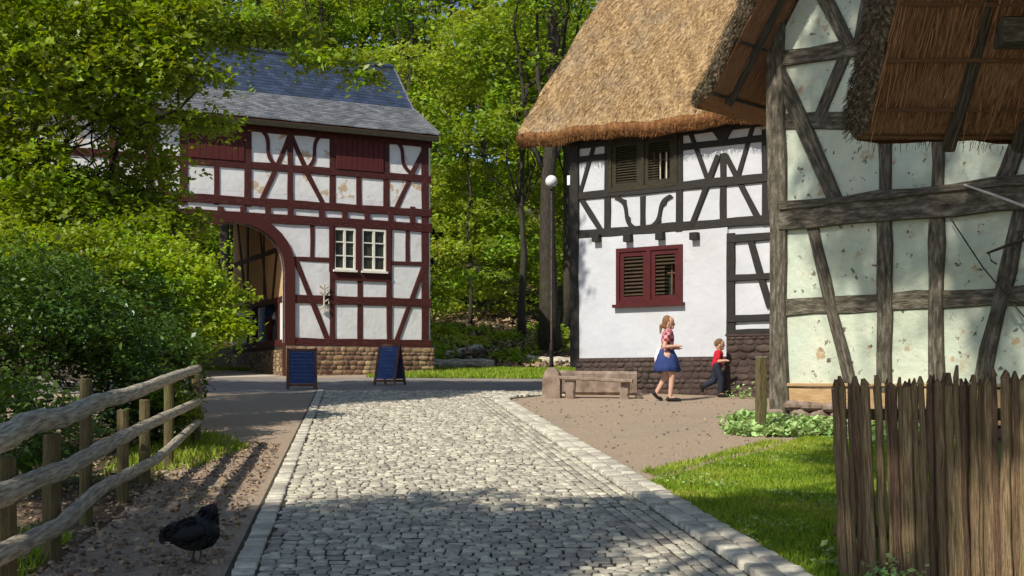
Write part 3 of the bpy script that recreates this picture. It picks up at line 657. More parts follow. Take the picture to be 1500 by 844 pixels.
# windows
for (a, b, c, d) in wins:
    mb = MB(); fr = .055
    LF.slab(mb, [(a, b), (c, b), (c, d), (a, d)], [[(a + fr, b + fr), (c - fr, b + fr), (c - fr, d - fr), (a + fr, d - fr)]], -.06, .03)
    w = mb.build('window', M['white_paint'], gate)
    mb = MB(); mid = (a + c) / 2
    mb.box(LF.pt(mid, (b + d) / 2, .0), (.07, .05, d - b - 2 * fr), (LF.a, gin, Vector((0, 0, 1))))
    for q in (.34, .67): mb.box(LF.pt(mid, lerp(b, d, q), .0), (c - a - 2 * fr, .036, .035), (LF.a, gin, Vector((0, 0, 1))))
    mb.build('glazing_bar', M['white_paint'], w)
    mb = MB(); LF.slab(mb, [(a + fr, b + fr), (c - fr, b + fr), (c - fr, d - fr), (a + fr, d - fr)], [], -.04, -.03); mb.build('pane', M['glass_dark'], w)
    mb = MB(); mb.box(LF.pt(mid, b - .04, .05), (c - a + .06, .16, .06), (LF.a, gin, Vector((0, 0, 1)))); mb.build('sill', M['white_paint'], w)
mb = MB(); a, b = wins[0][0] - .1, wins[1][2] + .12; LF.slab(mb, [(a, wins[0][1] - .32), (b, wins[0][1] - .32), (b, wins[0][1] - .075), (a, wins[0][1] - .075)], [], -.05, .045)
mb.build('rail', RB, gate)
mb = MB(); z0, z1 = wins[0][1] - .07, wins[0][3] + .06
for s0, s1 in ((wins[0][0] - .14, wins[0][0] - .01), (wins[0][2] + .01, wins[1][0] - .01), (wins[1][2] + .01, wins[1][2] + .16)):
    mb = MB(); LF.slab(mb, [(s0, z0), (s1, z0), (s1, z1), (s0, z1)], [], -.05, .052); mb.build('window_surround', RB, gate)
# small wrought ornament on the rail
mb = MB(); s_, z_ = sat(473.5, 438), zat(473.5, 438)
for pts in ([(0, .42), (0, -.38)], [(-.14, .38), (.0, .28), (.14, .38)], [(-.12, .2), (0, .1), (.14, .22), (.16, .1)], [(.0, -.1), (.12, -.02), (.15, -.14)], [(-.13, -.3), (0, -.2), (.14, -.3), (.12, -.38)]):
    mb.tube([LF.pt(s_ + x, z_ + z, .09) for x, z in pts], .028, 6)
mb.build('wall_ornament', M['stone_pale'], gate)
# slate roof
ov = .3
def RP(s_, run, z): return LF.pt(s_, z, ov - run)
zk, rk, zrg, rr_ = 10.38, 2.23, 12.1, 3.96; DR = 2 * rr_
def slate_face(mb, s0, s1, r0, z0, r1, z1, flip=False):
    L = math.hypot(r1 - r0, z1 - z0); n = max(1, int(L / .17)); up = Vector((0, 0, 1))
    for i in range(n):
        q0, q1 = i / n, (i + 1.15) / n; lift = .022; cells = 44
        for k in range(cells):                           # each course in short pieces so its edge is uneven
            a0, a1 = lerp(s0, s1, k / cells), lerp(s0, s1, (k + 1) / cells); j = random.uniform(-.004, .009); d = random.uniform(-.012, .012) / n
            f = lambda s_, q, e: LF.pt(s_, lerp(z0, z1, q) + e + .05, ov - (DR - lerp(r0, r1, q) if flip else lerp(r0, r1, q)))
            vs = [f(a0, q0 + d, lift + j), f(a1, q0 + d, lift + j), f(a1, q1, .004), f(a0, q1, .004), f(a0, q0 + d, j - .01), f(a1, q0 + d, j - .01)]
            u0, u1, w0, w1 = a0 + 30, a1 + 30, i * .17, i * .17 + .16
            mb.add(vs, [(0, 1, 2, 3), (4, 5, 1, 0)] if not flip else [(3, 2, 1, 0), (0, 1, 5, 4)], [[(u0, w0), (u1, w0), (u1, w1), (u0, w1)]] * 2)
roof = MB(); sR, sL = .15, LEFT - .2
LFs = [LF.pt(sR, 9.14, ov), LF.pt(sR, zk, ov - rk), LF.pt(sR, zrg, ov - rr_), LF.pt(sR, zk, ov - DR + rk), LF.pt(sR, 9.14, ov - DR)]
roof.prism(LFs + [p - Vector((0, 0, .14)) for p in LFs[::-1]], LF.a * (sL - sR)); rf = roof.build('roof', M['red_beam'], gate)
mb = MB(); slate_face(mb, sL, sR + .03, 0, 9.14, rk, zk); slate_face(mb, sL, sR + .03, 0, 9.14, rk, zk, True); mb.build('lower_slates', M['slate_lit'], rf)
mb = MB(); slate_face(mb, sL, sR + .03, rk, zk, rr_, zrg); slate_face(mb, sL, sR + .03, rk, zk, rr_, zrg, True)
mb.tube([LF.pt(sL, zrg + .08, ov - rr_), LF.pt(sR + .03, zrg + .08, ov - rr_)], .09, 8); mb.build('upper_slates', M['slate'], rf)
mb = MB(); mb.beam(LF.pt(sL, 9.04, ov + .02), LF.pt(sR, 9.04, ov + .02), .16, .05, LF.n, .004, 8); mb.build('eave_board', M['olive_wood'], rf)
mb = MB()
for i in range(4): mb.beam(LFs[i] + Vector((0, 0, .06)) + LF.a * .04, LFs[i + 1] + Vector((0, 0, .06)) + LF.a * .04, .09, .05, LF.a, 0, 1, .008)
mb.build('verge_board', M['slate_lit'], rf)

# ================================================================== thatched house (black timber frame)
QF = Fac((1.546, 28.4), (.824, -.567)); qin = -QF.n; UPZ = Vector((0, 0, 1))
cot = thing('thatched_house', 'white half-timbered house with black beams, golden thatched roof and red shuttered window', 'house', (3.2, 27.4, gz(3, 27.4)))
W8 = 9.5; QD = 8.0; zbel = QF.px(848, 348)[1]; zpl = QF.px(848, 525)[1]; zct = 7.1; sMid = QF.px(1067, 420)[0]
rw = (QF.px(905, 364)[0], QF.px(905, 448)[1], QF.px(1002, 447)[0], QF.px(905, 365)[1])
ow = (QF.px(893, 240)[0], QF.px(893, 283)[1], QF.px(994, 240)[0], QF.px(893, 206)[1])
rect = lambda a, b, c, d: [(a, b), (c, b), (c, d), (a, d)]
mb = MB(); QF.slab(mb, rect(0, zpl, sMid, zbel), [rect(*rw)], -.3, .05)
o_ = mb.build('lower_wall', M['plaster_clean'], cot)
mb = MB(); QF.slab(mb, rect(sMid, zpl, W8, zbel), [], -.3, 0); QF.slab(mb, rect(-.1, zbel, W8, zct), [rect(*ow)], -.3, 0.02); mb.build('upper_wall', M['plaster_clean'], cot)
mb = MB(); A3 = (QF.a, qin, UPZ)
mb.box(QF.pt(-.02, (zpl + zct) / 2, -QD / 2), (.25, QD - .62, zct - zpl), A3); mb.box(QF.pt(W8 - .12, (zpl + zct) / 2, -QD / 2), (.25, QD - .62, zct - zpl), A3)
mb.box(QF.pt(W8 / 2, (zpl + zct) / 2, -QD + .15), (W8, .3, zct - zpl), A3)
for s_ in (-.1, W8 - .15): mb.prism([QF.pt(s_, zct, -.1), QF.pt(s_, zct, -QD + .1), QF.pt(s_, zct + 4.0, -QD / 2)], QF.a * .2)
mb.build('side_wall', M['plaster'], cot)
mb = MB(); mb.box(QF.pt(W8 / 2, (zpl + .9) / 2, -QD / 2 + .02), (W8 + .1, QD + .10, zpl - .9 - .004), A3); mb.build('plinth', M['base_mortar'], cot)
masonry(QF, cot, 'plinth_stones', -.04, sMid, 1.3, zpl - .02, .072, M['dark_stone'], .12, 5)
zq = QF.px(1068, 493)[1]; mb = MB(); mb.box(QF.pt((sMid + .03 + W8) / 2, (zq + .9) / 2, -.04), (W8 - sMid - .03, .42, zq - .9), A3)
mb.box(QF.pt((sMid + .03 + W8) / 2, zq + .02, -.04), (W8 - sMid + .01, .46, .045), A3); mb.build('stone_base', M['base_mortar'], cot)
masonry(QF, cot, 'base_stones', sMid + .04, 7.6, 1.2, zq - .01, .175, M['dark_stone'], .13, 6)
BB = M['black_beam']
def TQ(nm, p0, p1, w, **k):
    k.setdefault('proud', .050 + .0035 * (_pk[0] % 7)); return timber(QF, cot, nm, BB, p0, p1, w, **k)
def qs(u, v): return QF.px(u, v)[0]
def qz(u, v): return QF.px(u, v)[1]
for nm, z, w, a, b in (('bressummer', zbel + .06, .20, -.12, W8), ('mid_rail', qz(838, 289), .17, -.1, qs(893, 280)), ('mid_rail', qz(838, 289), .19, qs(893, 280) - .1, W8),
                       ('rail', qz(838, 236), .14, -.1, qs(889, 235)), ('rail', qz(838, 236), .14, qs(996, 225), W8), ('top_plate', zct - .02, .24, -.15, W8),
                       ('rail', qz(1072, 350), .17, sMid, W8), ('rail', qz(1072, 408), .15, sMid, W8), ('rail', qz(1072, 467), .15, sMid, W8), ('rail', qz(1068, 492) + .08, .1, sMid, W8)):
    TQ(nm, (a, z), (b, z), w, proud=.06 + .004 * (_pk[0] % 5), **zin)
for u, v0, v1, w in ((840, 196, 345, .20), (891, 196, 345, .16), (943, 288, 342, .14), (996, 188, 340, .18), (1060.5, 225, 335, .15), (1071, 342, 492, .20), (1122, 190, 330, .15)):
    s_ = qs(u, (v0 + v1) / 2); TQ('post', (s_, qz(u, v0)), (s_, qz(u, v1)), w, proud=.05 + .004 * (_pk[0] % 4), **zin)
TQ('corner_post', (-.08, zpl - .2), (-.08, zct), .22, proud=.09, zin=True, depth=.24)
for u in (878, 924, 971, 1021):
    s_ = qs(u, 352); mb = MB(); mb.box(QF.pt(s_, qz(u, 350 if u < 950 else 347) , .05), (.18, .30, .16), A3); mb.build('beam_end', BB, cot)
for nm, a, b, w, k in (('brace', (851, 290), (883, 341), .13, {}), ('brace', (836, 250), (852, 283), .11, {}), ('brace', (876, 198), (851, 284), .10, {}), ('brace', (852, 203), (837, 236), .12, {}),
                       ('carved_brace', (903, 289), (935, 336), .09, dict(bend=.18, spikes=True)), ('carved_brace', (985, 287), (952, 334), .09, dict(bend=-.18, spikes=True)),
                       ('brace', (1054, 228), (1014, 332), .13, {}), ('brace', (1064, 228), (1115, 326), .13, {}), ('brace', (1009, 186), (1038, 264), .10, {}), ('brace', (1106, 176), (1081, 262), .10, {}),
                       ('brace', (1101, 354), (1128, 450), .14, {})):
    TQ(nm, a, b, w, **k)
mb = MB(); QF.slab(mb, [QF.px(1036, 181), QF.px(1060, 214), QF.px(1083, 176)], [], -.05, .075); mb.build('carved_panel', BB, cot)
# red shuttered window: frame, two louvred leaves, sill
def shutter_window(fa, root, r4, mframe, mslat, open_right, n, off):
    a, b, c, d = r4; mb = MB(); f = .09
    fa.slab(mb, rect(a, b, c, d), [rect(a + f, b + f, (a + c) / 2 - .05, d - f), rect((a + c) / 2 + .05, b + f, c - f, d - f)], -.1, off)
    w = mb.build('window', mframe, root)
    for k, (s0, s1) in enumerate(((a + f, (a + c) / 2 - .05), ((a + c) / 2 + .05, c - f))):
        mb = MB(); g = .1
        fa.slab(mb, rect(s0 + .004, b + f + .004, s1 - .004, d - f - .004), [rect(s0 + g, b + f + g, s1 - g, d - f - g)], -.06, off - .03)
        sh = mb.build('shutter', mframe, w); mb = MB(); z0, z1 = b + f + g, d - f - g
        for i in range(n):
            z = lerp(z0, z1, (i + .5) / n)
            if open_right and k == 1 and i < n * .7:
                e = (s0 + s1) / 2
                mb.box(fa.pt((s0 + g + e - .02) / 2, z, off - .06), (e - .02 - s0 - g, .05, .016), (fa.a, (-fa.n + UPZ * .9).normalized(), (UPZ + fa.n * .9).normalized())); continue
            mb.box(fa.pt((s0 + s1) / 2, z, off - .06), (s1 - s0 - 2 * g, .055, .016), (fa.a, (-fa.n + UPZ * .9).normalized(), (UPZ + fa.n * .9).normalized()))
        mb.build('louvre', mslat, sh)
        if open_right and k == 1:
            mb = MB(); e = (s0 + s1) / 2 + .1
            mb.box(fa.pt(e, lerp(z0, z1, .4), -.09), (.03, .03, (z1 - z0) * .75), (fa.a, -fa.n, UPZ)); mb.box(fa.pt(e, lerp(z0, z1, .55), -.09), (.22, .03, .025), (fa.a, -fa.n, UPZ))
            mb.build('glazing_bar', M['board_frame'], w)
    mb = MB(); fa.slab(mb, rect(a, b, c, d), [], -.2, -.17); mb.build('pane', M['glass_dark'], w)
    return w
w = shutter_window(QF, cot, rw, M['red_shutter'], M['shutter_slat'], True, 11, .09)
mb = MB(); mb.box(QF.pt((rw[0] + rw[2]) / 2, rw[1] - .02, .12), (rw[2] - rw[0] + .1, .12, .07), A3); mb.build('sill', M['red_shutter'], w)
w = shutter_window(QF, cot, ow, M['olive_wood'], M['olive_wood'], True, 14, .08)
mb = MB()
for q in (.25, .5, .75): mb.box(QF.pt(lerp((ow[0] + ow[2]) / 2 + .1, ow[2] - .15, q), lerp(ow[1], ow[3], .38), -.03), (.03, .03, (ow[3] - ow[1]) * .55), A3)
mb.build('window_bar', M['stone_pale'], w)
mb = MB(); e = qs(958, 552); QF.slab(mb, rect(e - .18, qz(958, 566), e + .18, qz(958, 541)), [], .06, .078); mb.build('cellar_vent', M['dark'], cot)
mb = MB(); mb.box(QF.pt(-.22, qz(833, 265), .02), (.10, .12, .22), A3); mb.build('wall_lamp', M['globe'], cot)
# thatch: lumpy slab with a rounded eave
def thatch_roof(fa, root, s0, s1, out, zeave, pitch, depth, thick, m_top, m_edge, m_under, sag=.0, m_verge=None, verge=True):
    """front and back slopes as one lumpy skin; returns the roof object"""
    run = depth / 2 + out; tp = math.tan(R(pitch)); rg = random.Random(11); ns = 60; nr = 26
    def top(s_, r):                                     # r: 0 at eave .. run at ridge
        f = .10 * math.exp(-r * 2.2)
        l = .030 * math.sin(s_ * 2.1 + r * 1.3) + .022 * math.sin(s_ * 5.2 - r * 3.1) + .012 * math.sin(s_ * 11 + r * 9)
        return zeave + tp * r + f - .14 * math.exp(-r * 9) + l - sag * math.sin(math.pi * (s_ - s0) / (s1 - s0))
    mb = MB()
    for side in (0, 1):
        P = lambda s_, r, z: fa.pt(s_, z, out - r if side == 0 else -depth - out + r)
        vs = []
        for j in range(nr + 1):
            r = run * (j / nr) ** 1.25
            for i in range(ns + 1):
                s_ = lerp(s0, s1, i / ns) + (.03 * math.sin(r * 4) if i in (0, ns) else 0); vs.append(P(s_, r, top(s_, r) + rg.uniform(-.008, .008)))
        W_ = ns + 1; fs = [(j * W_ + i, j * W_ + i + 1, (j + 1) * W_ + i + 1, (j + 1) * W_ + i) for j in range(nr) for i in range(ns)]
        if side: fs = [f[::-1] for f in fs]
        mb.add(vs, fs)
    r_ = mb.build('roof', m_top, root, smooth=True)
    qn = np.random.default_rng(6); P_ = []; D_ = []
    for _ in range(52000):
        a_ = qn.uniform(s0, s1); r = run * qn.random(); P_.append(fa.pt(a_, top(a_, r) + .012, out - r)); D_.append(fa.n * math.cos(R(pitch)) - UPZ * (math.sin(R(pitch)) - qn.uniform(0, .22)) + fa.a * qn.uniform(-.25, .25))
    straws('straw', P_, D_, .13, .011, m_top, r_, 5)
    P_ = []; D_ = []
    for _ in range(5000):
        a_ = qn.uniform(s0, s1); q = qn.random(); P_.append(fa.pt(a_, top(a_, 0) - .02 - q * thick, out + .01 - .05 * q)); D_.append(-UPZ + fa.n * qn.uniform(-.1, .7) + fa.a * qn.uniform(-.3, .3))
    straws('straw_fringe', P_, D_, .09, .009, m_edge, r_, 6)
    mb = MB()                                           # eave face and soffit
    for side in (0, 1):
        P = lambda s_, r, z: fa.pt(s_, z, out - r if side == 0 else -depth - out + r)
        vs = []; rows = 7
        for j in range(rows):
            for i in range(ns + 1):
                s_ = lerp(s0, s1, i / ns); zt = top(s_, 0); q = j / (rows - 1)
                w = .012 * math.sin(s_ * 17) + rg.uniform(-.012, .012)
                vs.append(P(s_, [0, -.025, -.02, .02, .10, .30, .8][j] + w * .5, zt - [0, .04, .13, .22, .27, .30 - .0, .30 - .5 * tp * 1.0][j] * 1.0 * (thick / .28) + ([0, 0, 0, 0, 0, .0, .0][j]) + w))
        W_ = ns + 1; fs = [(j * W_ + i, (j + 1) * W_ + i, (j + 1) * W_ + i + 1, j * W_ + i + 1) for j in range(rows - 1) for i in range(ns)]
        mb.add(vs, fs if not side else [f[::-1] for f in fs])
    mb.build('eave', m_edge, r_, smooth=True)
    mb = MB(); vth = thick * 1.25                        # underside and verge faces
    for side in (0, 1):
        P = lambda s_, r, z: fa.pt(s_, z, out - r if side == 0 else -depth - out + r)
        for s_ in (s0, s1):
            vs = []; n = 30
            for j in range(n + 1):
                r = run * (j / n); zt = top(s_, r); bulge = (-1 if s_ == s0 else 1)
                for q, bl in ((0, 0), (.3, .035), (.65, .03), (1, 0)):
                    k = min(1, .35 + r * 1.5); vs.append(P(s_ + bulge * (bl + rg.uniform(-.012, .012)) * (.03 if False else 1), r + rg.uniform(-.01, .01), zt - vth * q * k + rg.uniform(-.01, .01) * (q > 0)))
            fs = [(j * 4 + k, j * 4 + k + 1, (j + 1) * 4 + k + 1, (j + 1) * 4 + k) for j in range(n) for k in range(3)]
            mb.add(vs, fs)
    mb.build('verge', m_verge or m_edge, r_, smooth=True)
    mb = MB()
    for side in (0, 1):
        P = lambda s_, r, z: fa.pt(s_, z, out - r if side == 0 else -depth - out + r)
        vs = []; n = 10
        for j in range(n + 1):
            r = run * j / n
            for s_ in (s0, s1): vs.append(P(s_, r, top(s_, r) - vth * min(1, .35 + r * 1.5)))
        uv = [[(run * j / n / .7, 0), (run * j / n / .7, (s1 - s0)), (run * (j + 1) / n / .7, (s1 - s0)), (run * (j + 1) / n / .7, 0)] for j in range(n)]
        mb.add(vs, [(2 * j, 2 * j + 1, 2 * j + 3, 2 * j + 2) for j in range(n)], uv)
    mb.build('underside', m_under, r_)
    mb = MB(); mb.tube([fa.pt(lerp(s0, s1, i / 20), top(lerp(s0, s1, i / 20), run) - .02 + .02 * math.sin(i * 2.1), -depth / 2) for i in range(21)], .22, 10); mb.build('ridge', m_top, r_, smooth=True)
    return r_
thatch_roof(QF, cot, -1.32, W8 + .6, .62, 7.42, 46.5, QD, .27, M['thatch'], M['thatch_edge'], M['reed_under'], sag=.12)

# ================================================================== near house gable (grey oak)
NF = Fac((4.06, 18.6), (.7071, -.7071)); nin = -NF.n; A3n = (NF.a, nin, UPZ); NW = 6.6; ND = 7.0
barn = thing('weathered_house', 'old half-timbered house gable with grey oak beams and stained plaster with a green shade tint beside the pale fence', 'house', (5.5, 17.4, gz(5, 17.4)))
zbt = NF.px(1180, 566)[1]; ns_ = lambda u, v: NF.px(u, v)[0]; nz = lambda u, v: NF.px(u, v)[1]; tpn = math.tan(R(56)); zev = 6.0
RIDGE = NW / 2
mb = MB(); NF.slab(mb, [(0, zbt), (NW, zbt), (NW, zev + .8), (NW / 2, zev + .9 + tpn * NW / 2), (0, zev + .8)], [], -.25, 0); mb.build('gable_wall', M['plaster_old'], barn)
mb = MB()
for s_ in (.13, NW - .13): mb.box(NF.pt(s_, (zbt + zev + .8) / 2, -ND / 2 - .13), (.25, ND - .25, zev + .8 - zbt), A3n)
mb.box(NF.pt(NW / 2, (zbt + zev) / 2, -ND), (NW, .25, zev - zbt), A3n)
mb.build('side_wall', M['plaster_old'], barn)
mb = MB(); mb.box(NF.pt(NW / 2, (.35 + zbt - .55) / 2, -ND / 2 + .03), (NW, ND + .12, zbt - .55 - .35), A3n); mb.build('rubble_base', M['plinth'], barn)
GB = M['grey_beam']; _g = [0]
def TN(nm, p0, p1, w, **k):
    k.setdefault('wob', .016); m_ = k.pop('m', GB); return timber(NF, barn, nm, m_, p0, p1, w, **k)
sill = TN('sill', (.1, zbt - .27), (NW, zbt - .27), .50, proud=.04, zin=True, m=M['new_beam'], depth=.24)
TN('sill_ledge', (.1, zbt + .02), (NW, zbt + .02), .05, proud=.075, zin=True, m=M['new_beam'], depth=.16, wob=.004)
zg = gz(4, 18.6)
TN('corner_post', (0.0, zg - .1), (-.06, nz(1137, 85) + .5), .30, proud=.07, zin=True, depth=.30, wob=.022)
for nm, a, b, w, k in (('bressummer', (1145, 321), (1520, 286), .36, dict(proud=.085, depth=.26)), ('bressummer', (1147, 304), (1520, 263), .12, dict(proud=.12, depth=.26)),
                       ('mid_rail', (1150, 450), (1510, 431), .25, dict(proud=.028)), ('tie_beam', (1138, 88), (1290, 64), .25, dict(proud=.05)), ('rail', (1150, 178), (1515, 172), .25, dict(proud=.03)),
                       ('post', (1296, 305), (1298, 575), .22, dict(proud=.05)), ('post', (1373, 300), (1374, 575), .22, dict(proud=.053)),
                       ('post', (1297, 180), (1298, 300), .19, dict(proud=.045)), ('post', (1374, 180), (1375, 296), .19, dict(proud=.047)),
                       ('brace', (1186, 312), (1247, 570), .19, dict(proud=.04)), ('brace', (1503, 280), (1436, 570), .22, dict(proud=.041)),
                       ('brace', (1143, 104), (1229, 300), .23, dict(proud=.065)), ('brace', (1238, 80), (1197, 180), .17, dict(proud=.035)),
                       ('brace', (1200, -18), (1246, 66), .20, dict(proud=.062)), ('post', (1277, -20), (1262, 66), .20, dict(proud=.066)), ('brace', (1497, 200), (1462, 285), .24, dict(proud=.06)),
                       ('brace', (1300, -60), (1380, 172), .2, dict(proud=.043)), ('post', (1262, 70), (1262, 170), .18, dict(proud=.025))):
    TN(nm, a, b, w, **k)
# rubble stones at the foot
mb = MB(); rg = random.Random(8)
for i in range(34):
    s_ = rg.uniform(-.1, 2.6); z = zg - s_ * .03 + rg.choice((.0, .13, .25)); mb.ball(NF.pt(s_, z + .08, .07 + rg.uniform(0, .1) + (.1 if z < zg + .1 else 0)), .1, rg.uniform(.9, 1.7), rg.uniform(.9, 1.5), rg.uniform(.55, .9), 7, 5, rr=rg.random())
mb.build('footing_stone', M['stone'], barn)
# thatch of the gable: two slopes with the verge overhanging the wall
def gable_roof(fa, root, s0, sr, s1, o0, o1, ze, pitch, vth, mt, me, mu, mv, nbat, rafters=(), mr=None):
    """o0 front overhang (towards the viewer), o1 back; eaves at s0/s1, ridge at sr"""
    tp = math.tan(R(pitch)); rg = random.Random(21); zr_ = ze + tp * (sr - s0); n = 34; k_ = 30
    def zt(s_, o): return ze + tp * (s_ - s0 if s_ < sr else s1 - s_) + .03 * math.sin(s_ * 4 + o) + .02 * math.sin(o * 5 + s_ * 7)
    ss = [lerp(s0, sr, i / n) for i in range(n + 1)] + [lerp(sr, s1, (i + 1) / n) for i in range(n)]; os_ = [lerp(o0, -o1, j / k_) for j in range(k_ + 1)]
    mb = MB(); W_ = len(os_); vs = [fa.pt(s_, zt(s_, o) + rg.uniform(-.01, .01), o) for s_ in ss for o in os_]
    mb.add(vs, [(i * W_ + j, i * W_ + j + 1, (i + 1) * W_ + j + 1, (i + 1) * W_ + j) for i in range(len(ss) - 1) for j in range(k_)]); r_ = mb.build('roof', mt, root, smooth=True)
    tz = vth / math.cos(R(pitch)); mb = MB()
    sk_ = lambda s_: min(1, .45 + min(abs(s_ - s0), abs(s1 - s_)) * 1.6)
    for o, sg in ((o0, 1), (-o1, -1)):                   # verge faces
        vs = []
        for s_ in ss:
            for q, bl in ((0, 0), (.2, .07), (.5, .10), (.8, .06), (1, 0)): vs.append(fa.pt(s_ + rg.uniform(-.015, .015), zt(s_, o) - tz * q * sk_(s_) + rg.uniform(-.012, .012), o + sg * (bl + rg.uniform(-.012, .012))))
        mb = MB(); mb.add(vs, [(i * 5 + j, i * 5 + j + 1, (i + 1) * 5 + j + 1, (i + 1) * 5 + j) for i in range(len(ss) - 1) for j in range(4)]); mb.build('verge', mv, r_, smooth=True)
    n_ = 5200; qs_ = np.random.default_rng(5); SS = qs_.uniform(s0, s1, n_); P_ = []; D_ = []   # cut straw ends along the verges
    for a_ in SS:
        o, sg = (o0, 1) if qs_.random() < .8 else (-o1, -1); q = qs_.random(); P_.append(fa.pt(a_, zt(a_, o) - tz * q * sk_(a_), o + sg * (.02 + .16 * math.sqrt(q * (1 - q) + .03)))); dn = fa.a * (-1 if a_ < sr else 1)
        D_.append(fa.n * sg * qs_.uniform(.1, .8) + dn * math.cos(R(pitch)) * .9 - UPZ * math.sin(R(pitch)) * .9)
    straws('straw_ends', P_, D_, .09, .008, mv, r_, 3)
    n_ = 3000; P_ = []; D_ = []
    for _ in range(n_):
        o = qs_.uniform(-o1, o0); q = qs_.random(); k2 = qs_.random() < .6; a_, dn = (s0 - .05, -1) if k2 else (s1 + .05, 1)
        P_.append(fa.pt(a_, zt(a_, o) - tz * q * .45, o)); D_.append(fa.a * dn * .5 - UPZ + fa.n * qs_.uniform(-.3, .3))
    straws('straw_fringe', P_, D_, .06, .007, me, r_, 4)
    for s_e, sg in ((s0, -1), (s1, 1)):                  # rounded eave ends
        vs = []
        for o in os_:
            for q, bl in ((0, 0), (.25, .06), (.6, .07), (.9, .03), (1, -.03)): vs.append(fa.pt(s_e + sg * (bl + rg.uniform(-.01, .01)), zt(s_e, o) - tz * q * .45 + rg.uniform(-.01, .01), o))
        mb = MB(); mb.add(vs, [(i * 5 + j, i * 5 + j + 1, (i + 1) * 5 + j + 1, (i + 1) * 5 + j) for i in range(len(os_) - 1) for j in range(4)]); mb.build('eave', me, r_, smooth=True)
    mb = MB()
    for A, B in ((s0, sr), (s1, sr)):                    # underside
        m_ = 12; vs = [fa.pt(lerp(A, B, i / m_), zt(lerp(A, B, i / m_), o) - tz * sk_(lerp(A, B, i / m_)), o) for i in range(m_ + 1) for o in (o0, -o1)]
        L = abs(B - A) / math.cos(R(pitch)); wd = o0 + o1
        mb.add(vs, [(2 * i, 2 * i + 1, 2 * i + 3, 2 * i + 2) for i in range(m_)], [[(L * i / m_, 0), (L * i / m_, wd), (L * (i + 1) / m_, wd), (L * (i + 1) / m_, 0)] for i in range(m_)])
    mb.build('underside', mu, r_)
    P_ = []; D_ = []; qs_ = np.random.default_rng(9)       # loose reeds hanging under the roof
    for _ in range(5000):
        a_ = qs_.uniform(s0 + .45, s1 - .45); o = qs_.uniform(-min(o1, 2.5), o0); dn = -1 if a_ < sr else 1
        P_.append(fa.pt(a_, zt(a_, o) - tz * sk_(a_) - qs_.uniform(.0, .03), o)); D_.append(fa.a * dn * math.cos(R(pitch)) - UPZ * (math.sin(R(pitch)) + qs_.uniform(-.03, .03)) + fa.n * qs_.normal(0, .05))
    straws('reeds', P_, D_, .34, .010, mu, r_, 8)
    for i in range(nbat):                                # battens run along the roof, under the reed
        for A, B in ((s0, sr), (s1, sr)):
            s_ = lerp(A, B, (i + .6) / nbat); mb = MB(); z = lambda o: zt(s_, o) - tz * sk_(s_) - .015
            mb.beam(fa.pt(s_, z(o0 - .03), o0 - .03), fa.pt(s_, z(-o1), -o1), .045, .03, Vector((0, 0, 1)), .014, 12, .004); mb.build('batten', mr or M['olive_wood'], r_)
    for o in rafters:
        for A, B in ((s0, sr), (s1, sr)):
            mb = MB(); f = lambda s_: fa.pt(s_, zt(s_, o) - tz * sk_(s_) - .09, o); a_ = lerp(A, B, .06)
            mb.beam(f(a_), f(lerp(A, B, .98)), .10, .11, fa.n, .018, 9, .02); mb.build('rafter', M['grey_beam'], r_)
    return r_
gable_roof(NF, barn, -.95, RIDGE, NW + .95, .85, ND + .4, 5.98, 56, .27, M['thatch'], M['thatch_edge'], M['reed_under'], M['thatch_dark'], 9, (.35,), M['grey_beam'])

# ================================================================== thatched roof reaching in from the right
OF = Fac((3.05, 10.9), (0, -1))          # along = towards the viewer; outward = -x (the gable faces left)
OF.n = Vector((-1, 0, 0))
shed = thing('thatched_outbuilding', 'overhanging thatched roof of the outbuilding at the upper right, seen from underneath', 'house', (6.5, 7.4, gz(6, 7.4)))
ZE = 4.08; OW = 7.0
gable_roof(OF, shed, 0, OW / 2, OW, 0, 6.2, ZE, 49, .52, M['thatch'], M['thatch_edge'], M['reed_under'], M['thatch_dark'], 11, (-.75, -1.35), M['reed_under'])
mb = MB(); GX = 1.75
OF.slab(mb, [(.9, .2), (OW - .9, .2), (OW - .9, ZE + .5), (OW / 2, ZE + 3.3), (.9, ZE + .5)], [], -GX - .2, -GX)
mb.box((3.05 + 4.0, 10.9 - .9, 2.4), (4.4, .2, 4.2)); mb.box((3.05 + 4.0, 10.9 - OW + .9, 2.4), (4.4, .2, 4.2)); mb.build('wall', M['plaster_old'], shed)
for s_, dz in ((1.05, .55), (2.2, 1.95), (OW - 1.05, .55)):
    mb = MB(); z = ZE + dz - .25
    mb.beam(OF.pt(s_, z, -.85), OF.pt(s_, z, -GX - 1), .2, .22, UPZ, .01, 3, .015); mb.build('purlin', M['grey_beam'], shed)
for s_ in (1.0, OW - 1.0):
    mb = MB(); mb.beam(OF.pt(s_, .2, -GX + .02), OF.pt(s_, ZE + .5, -GX + .02), .24, .2, OF.n, .01, 4); mb.build('post', M['grey_beam'], shed)
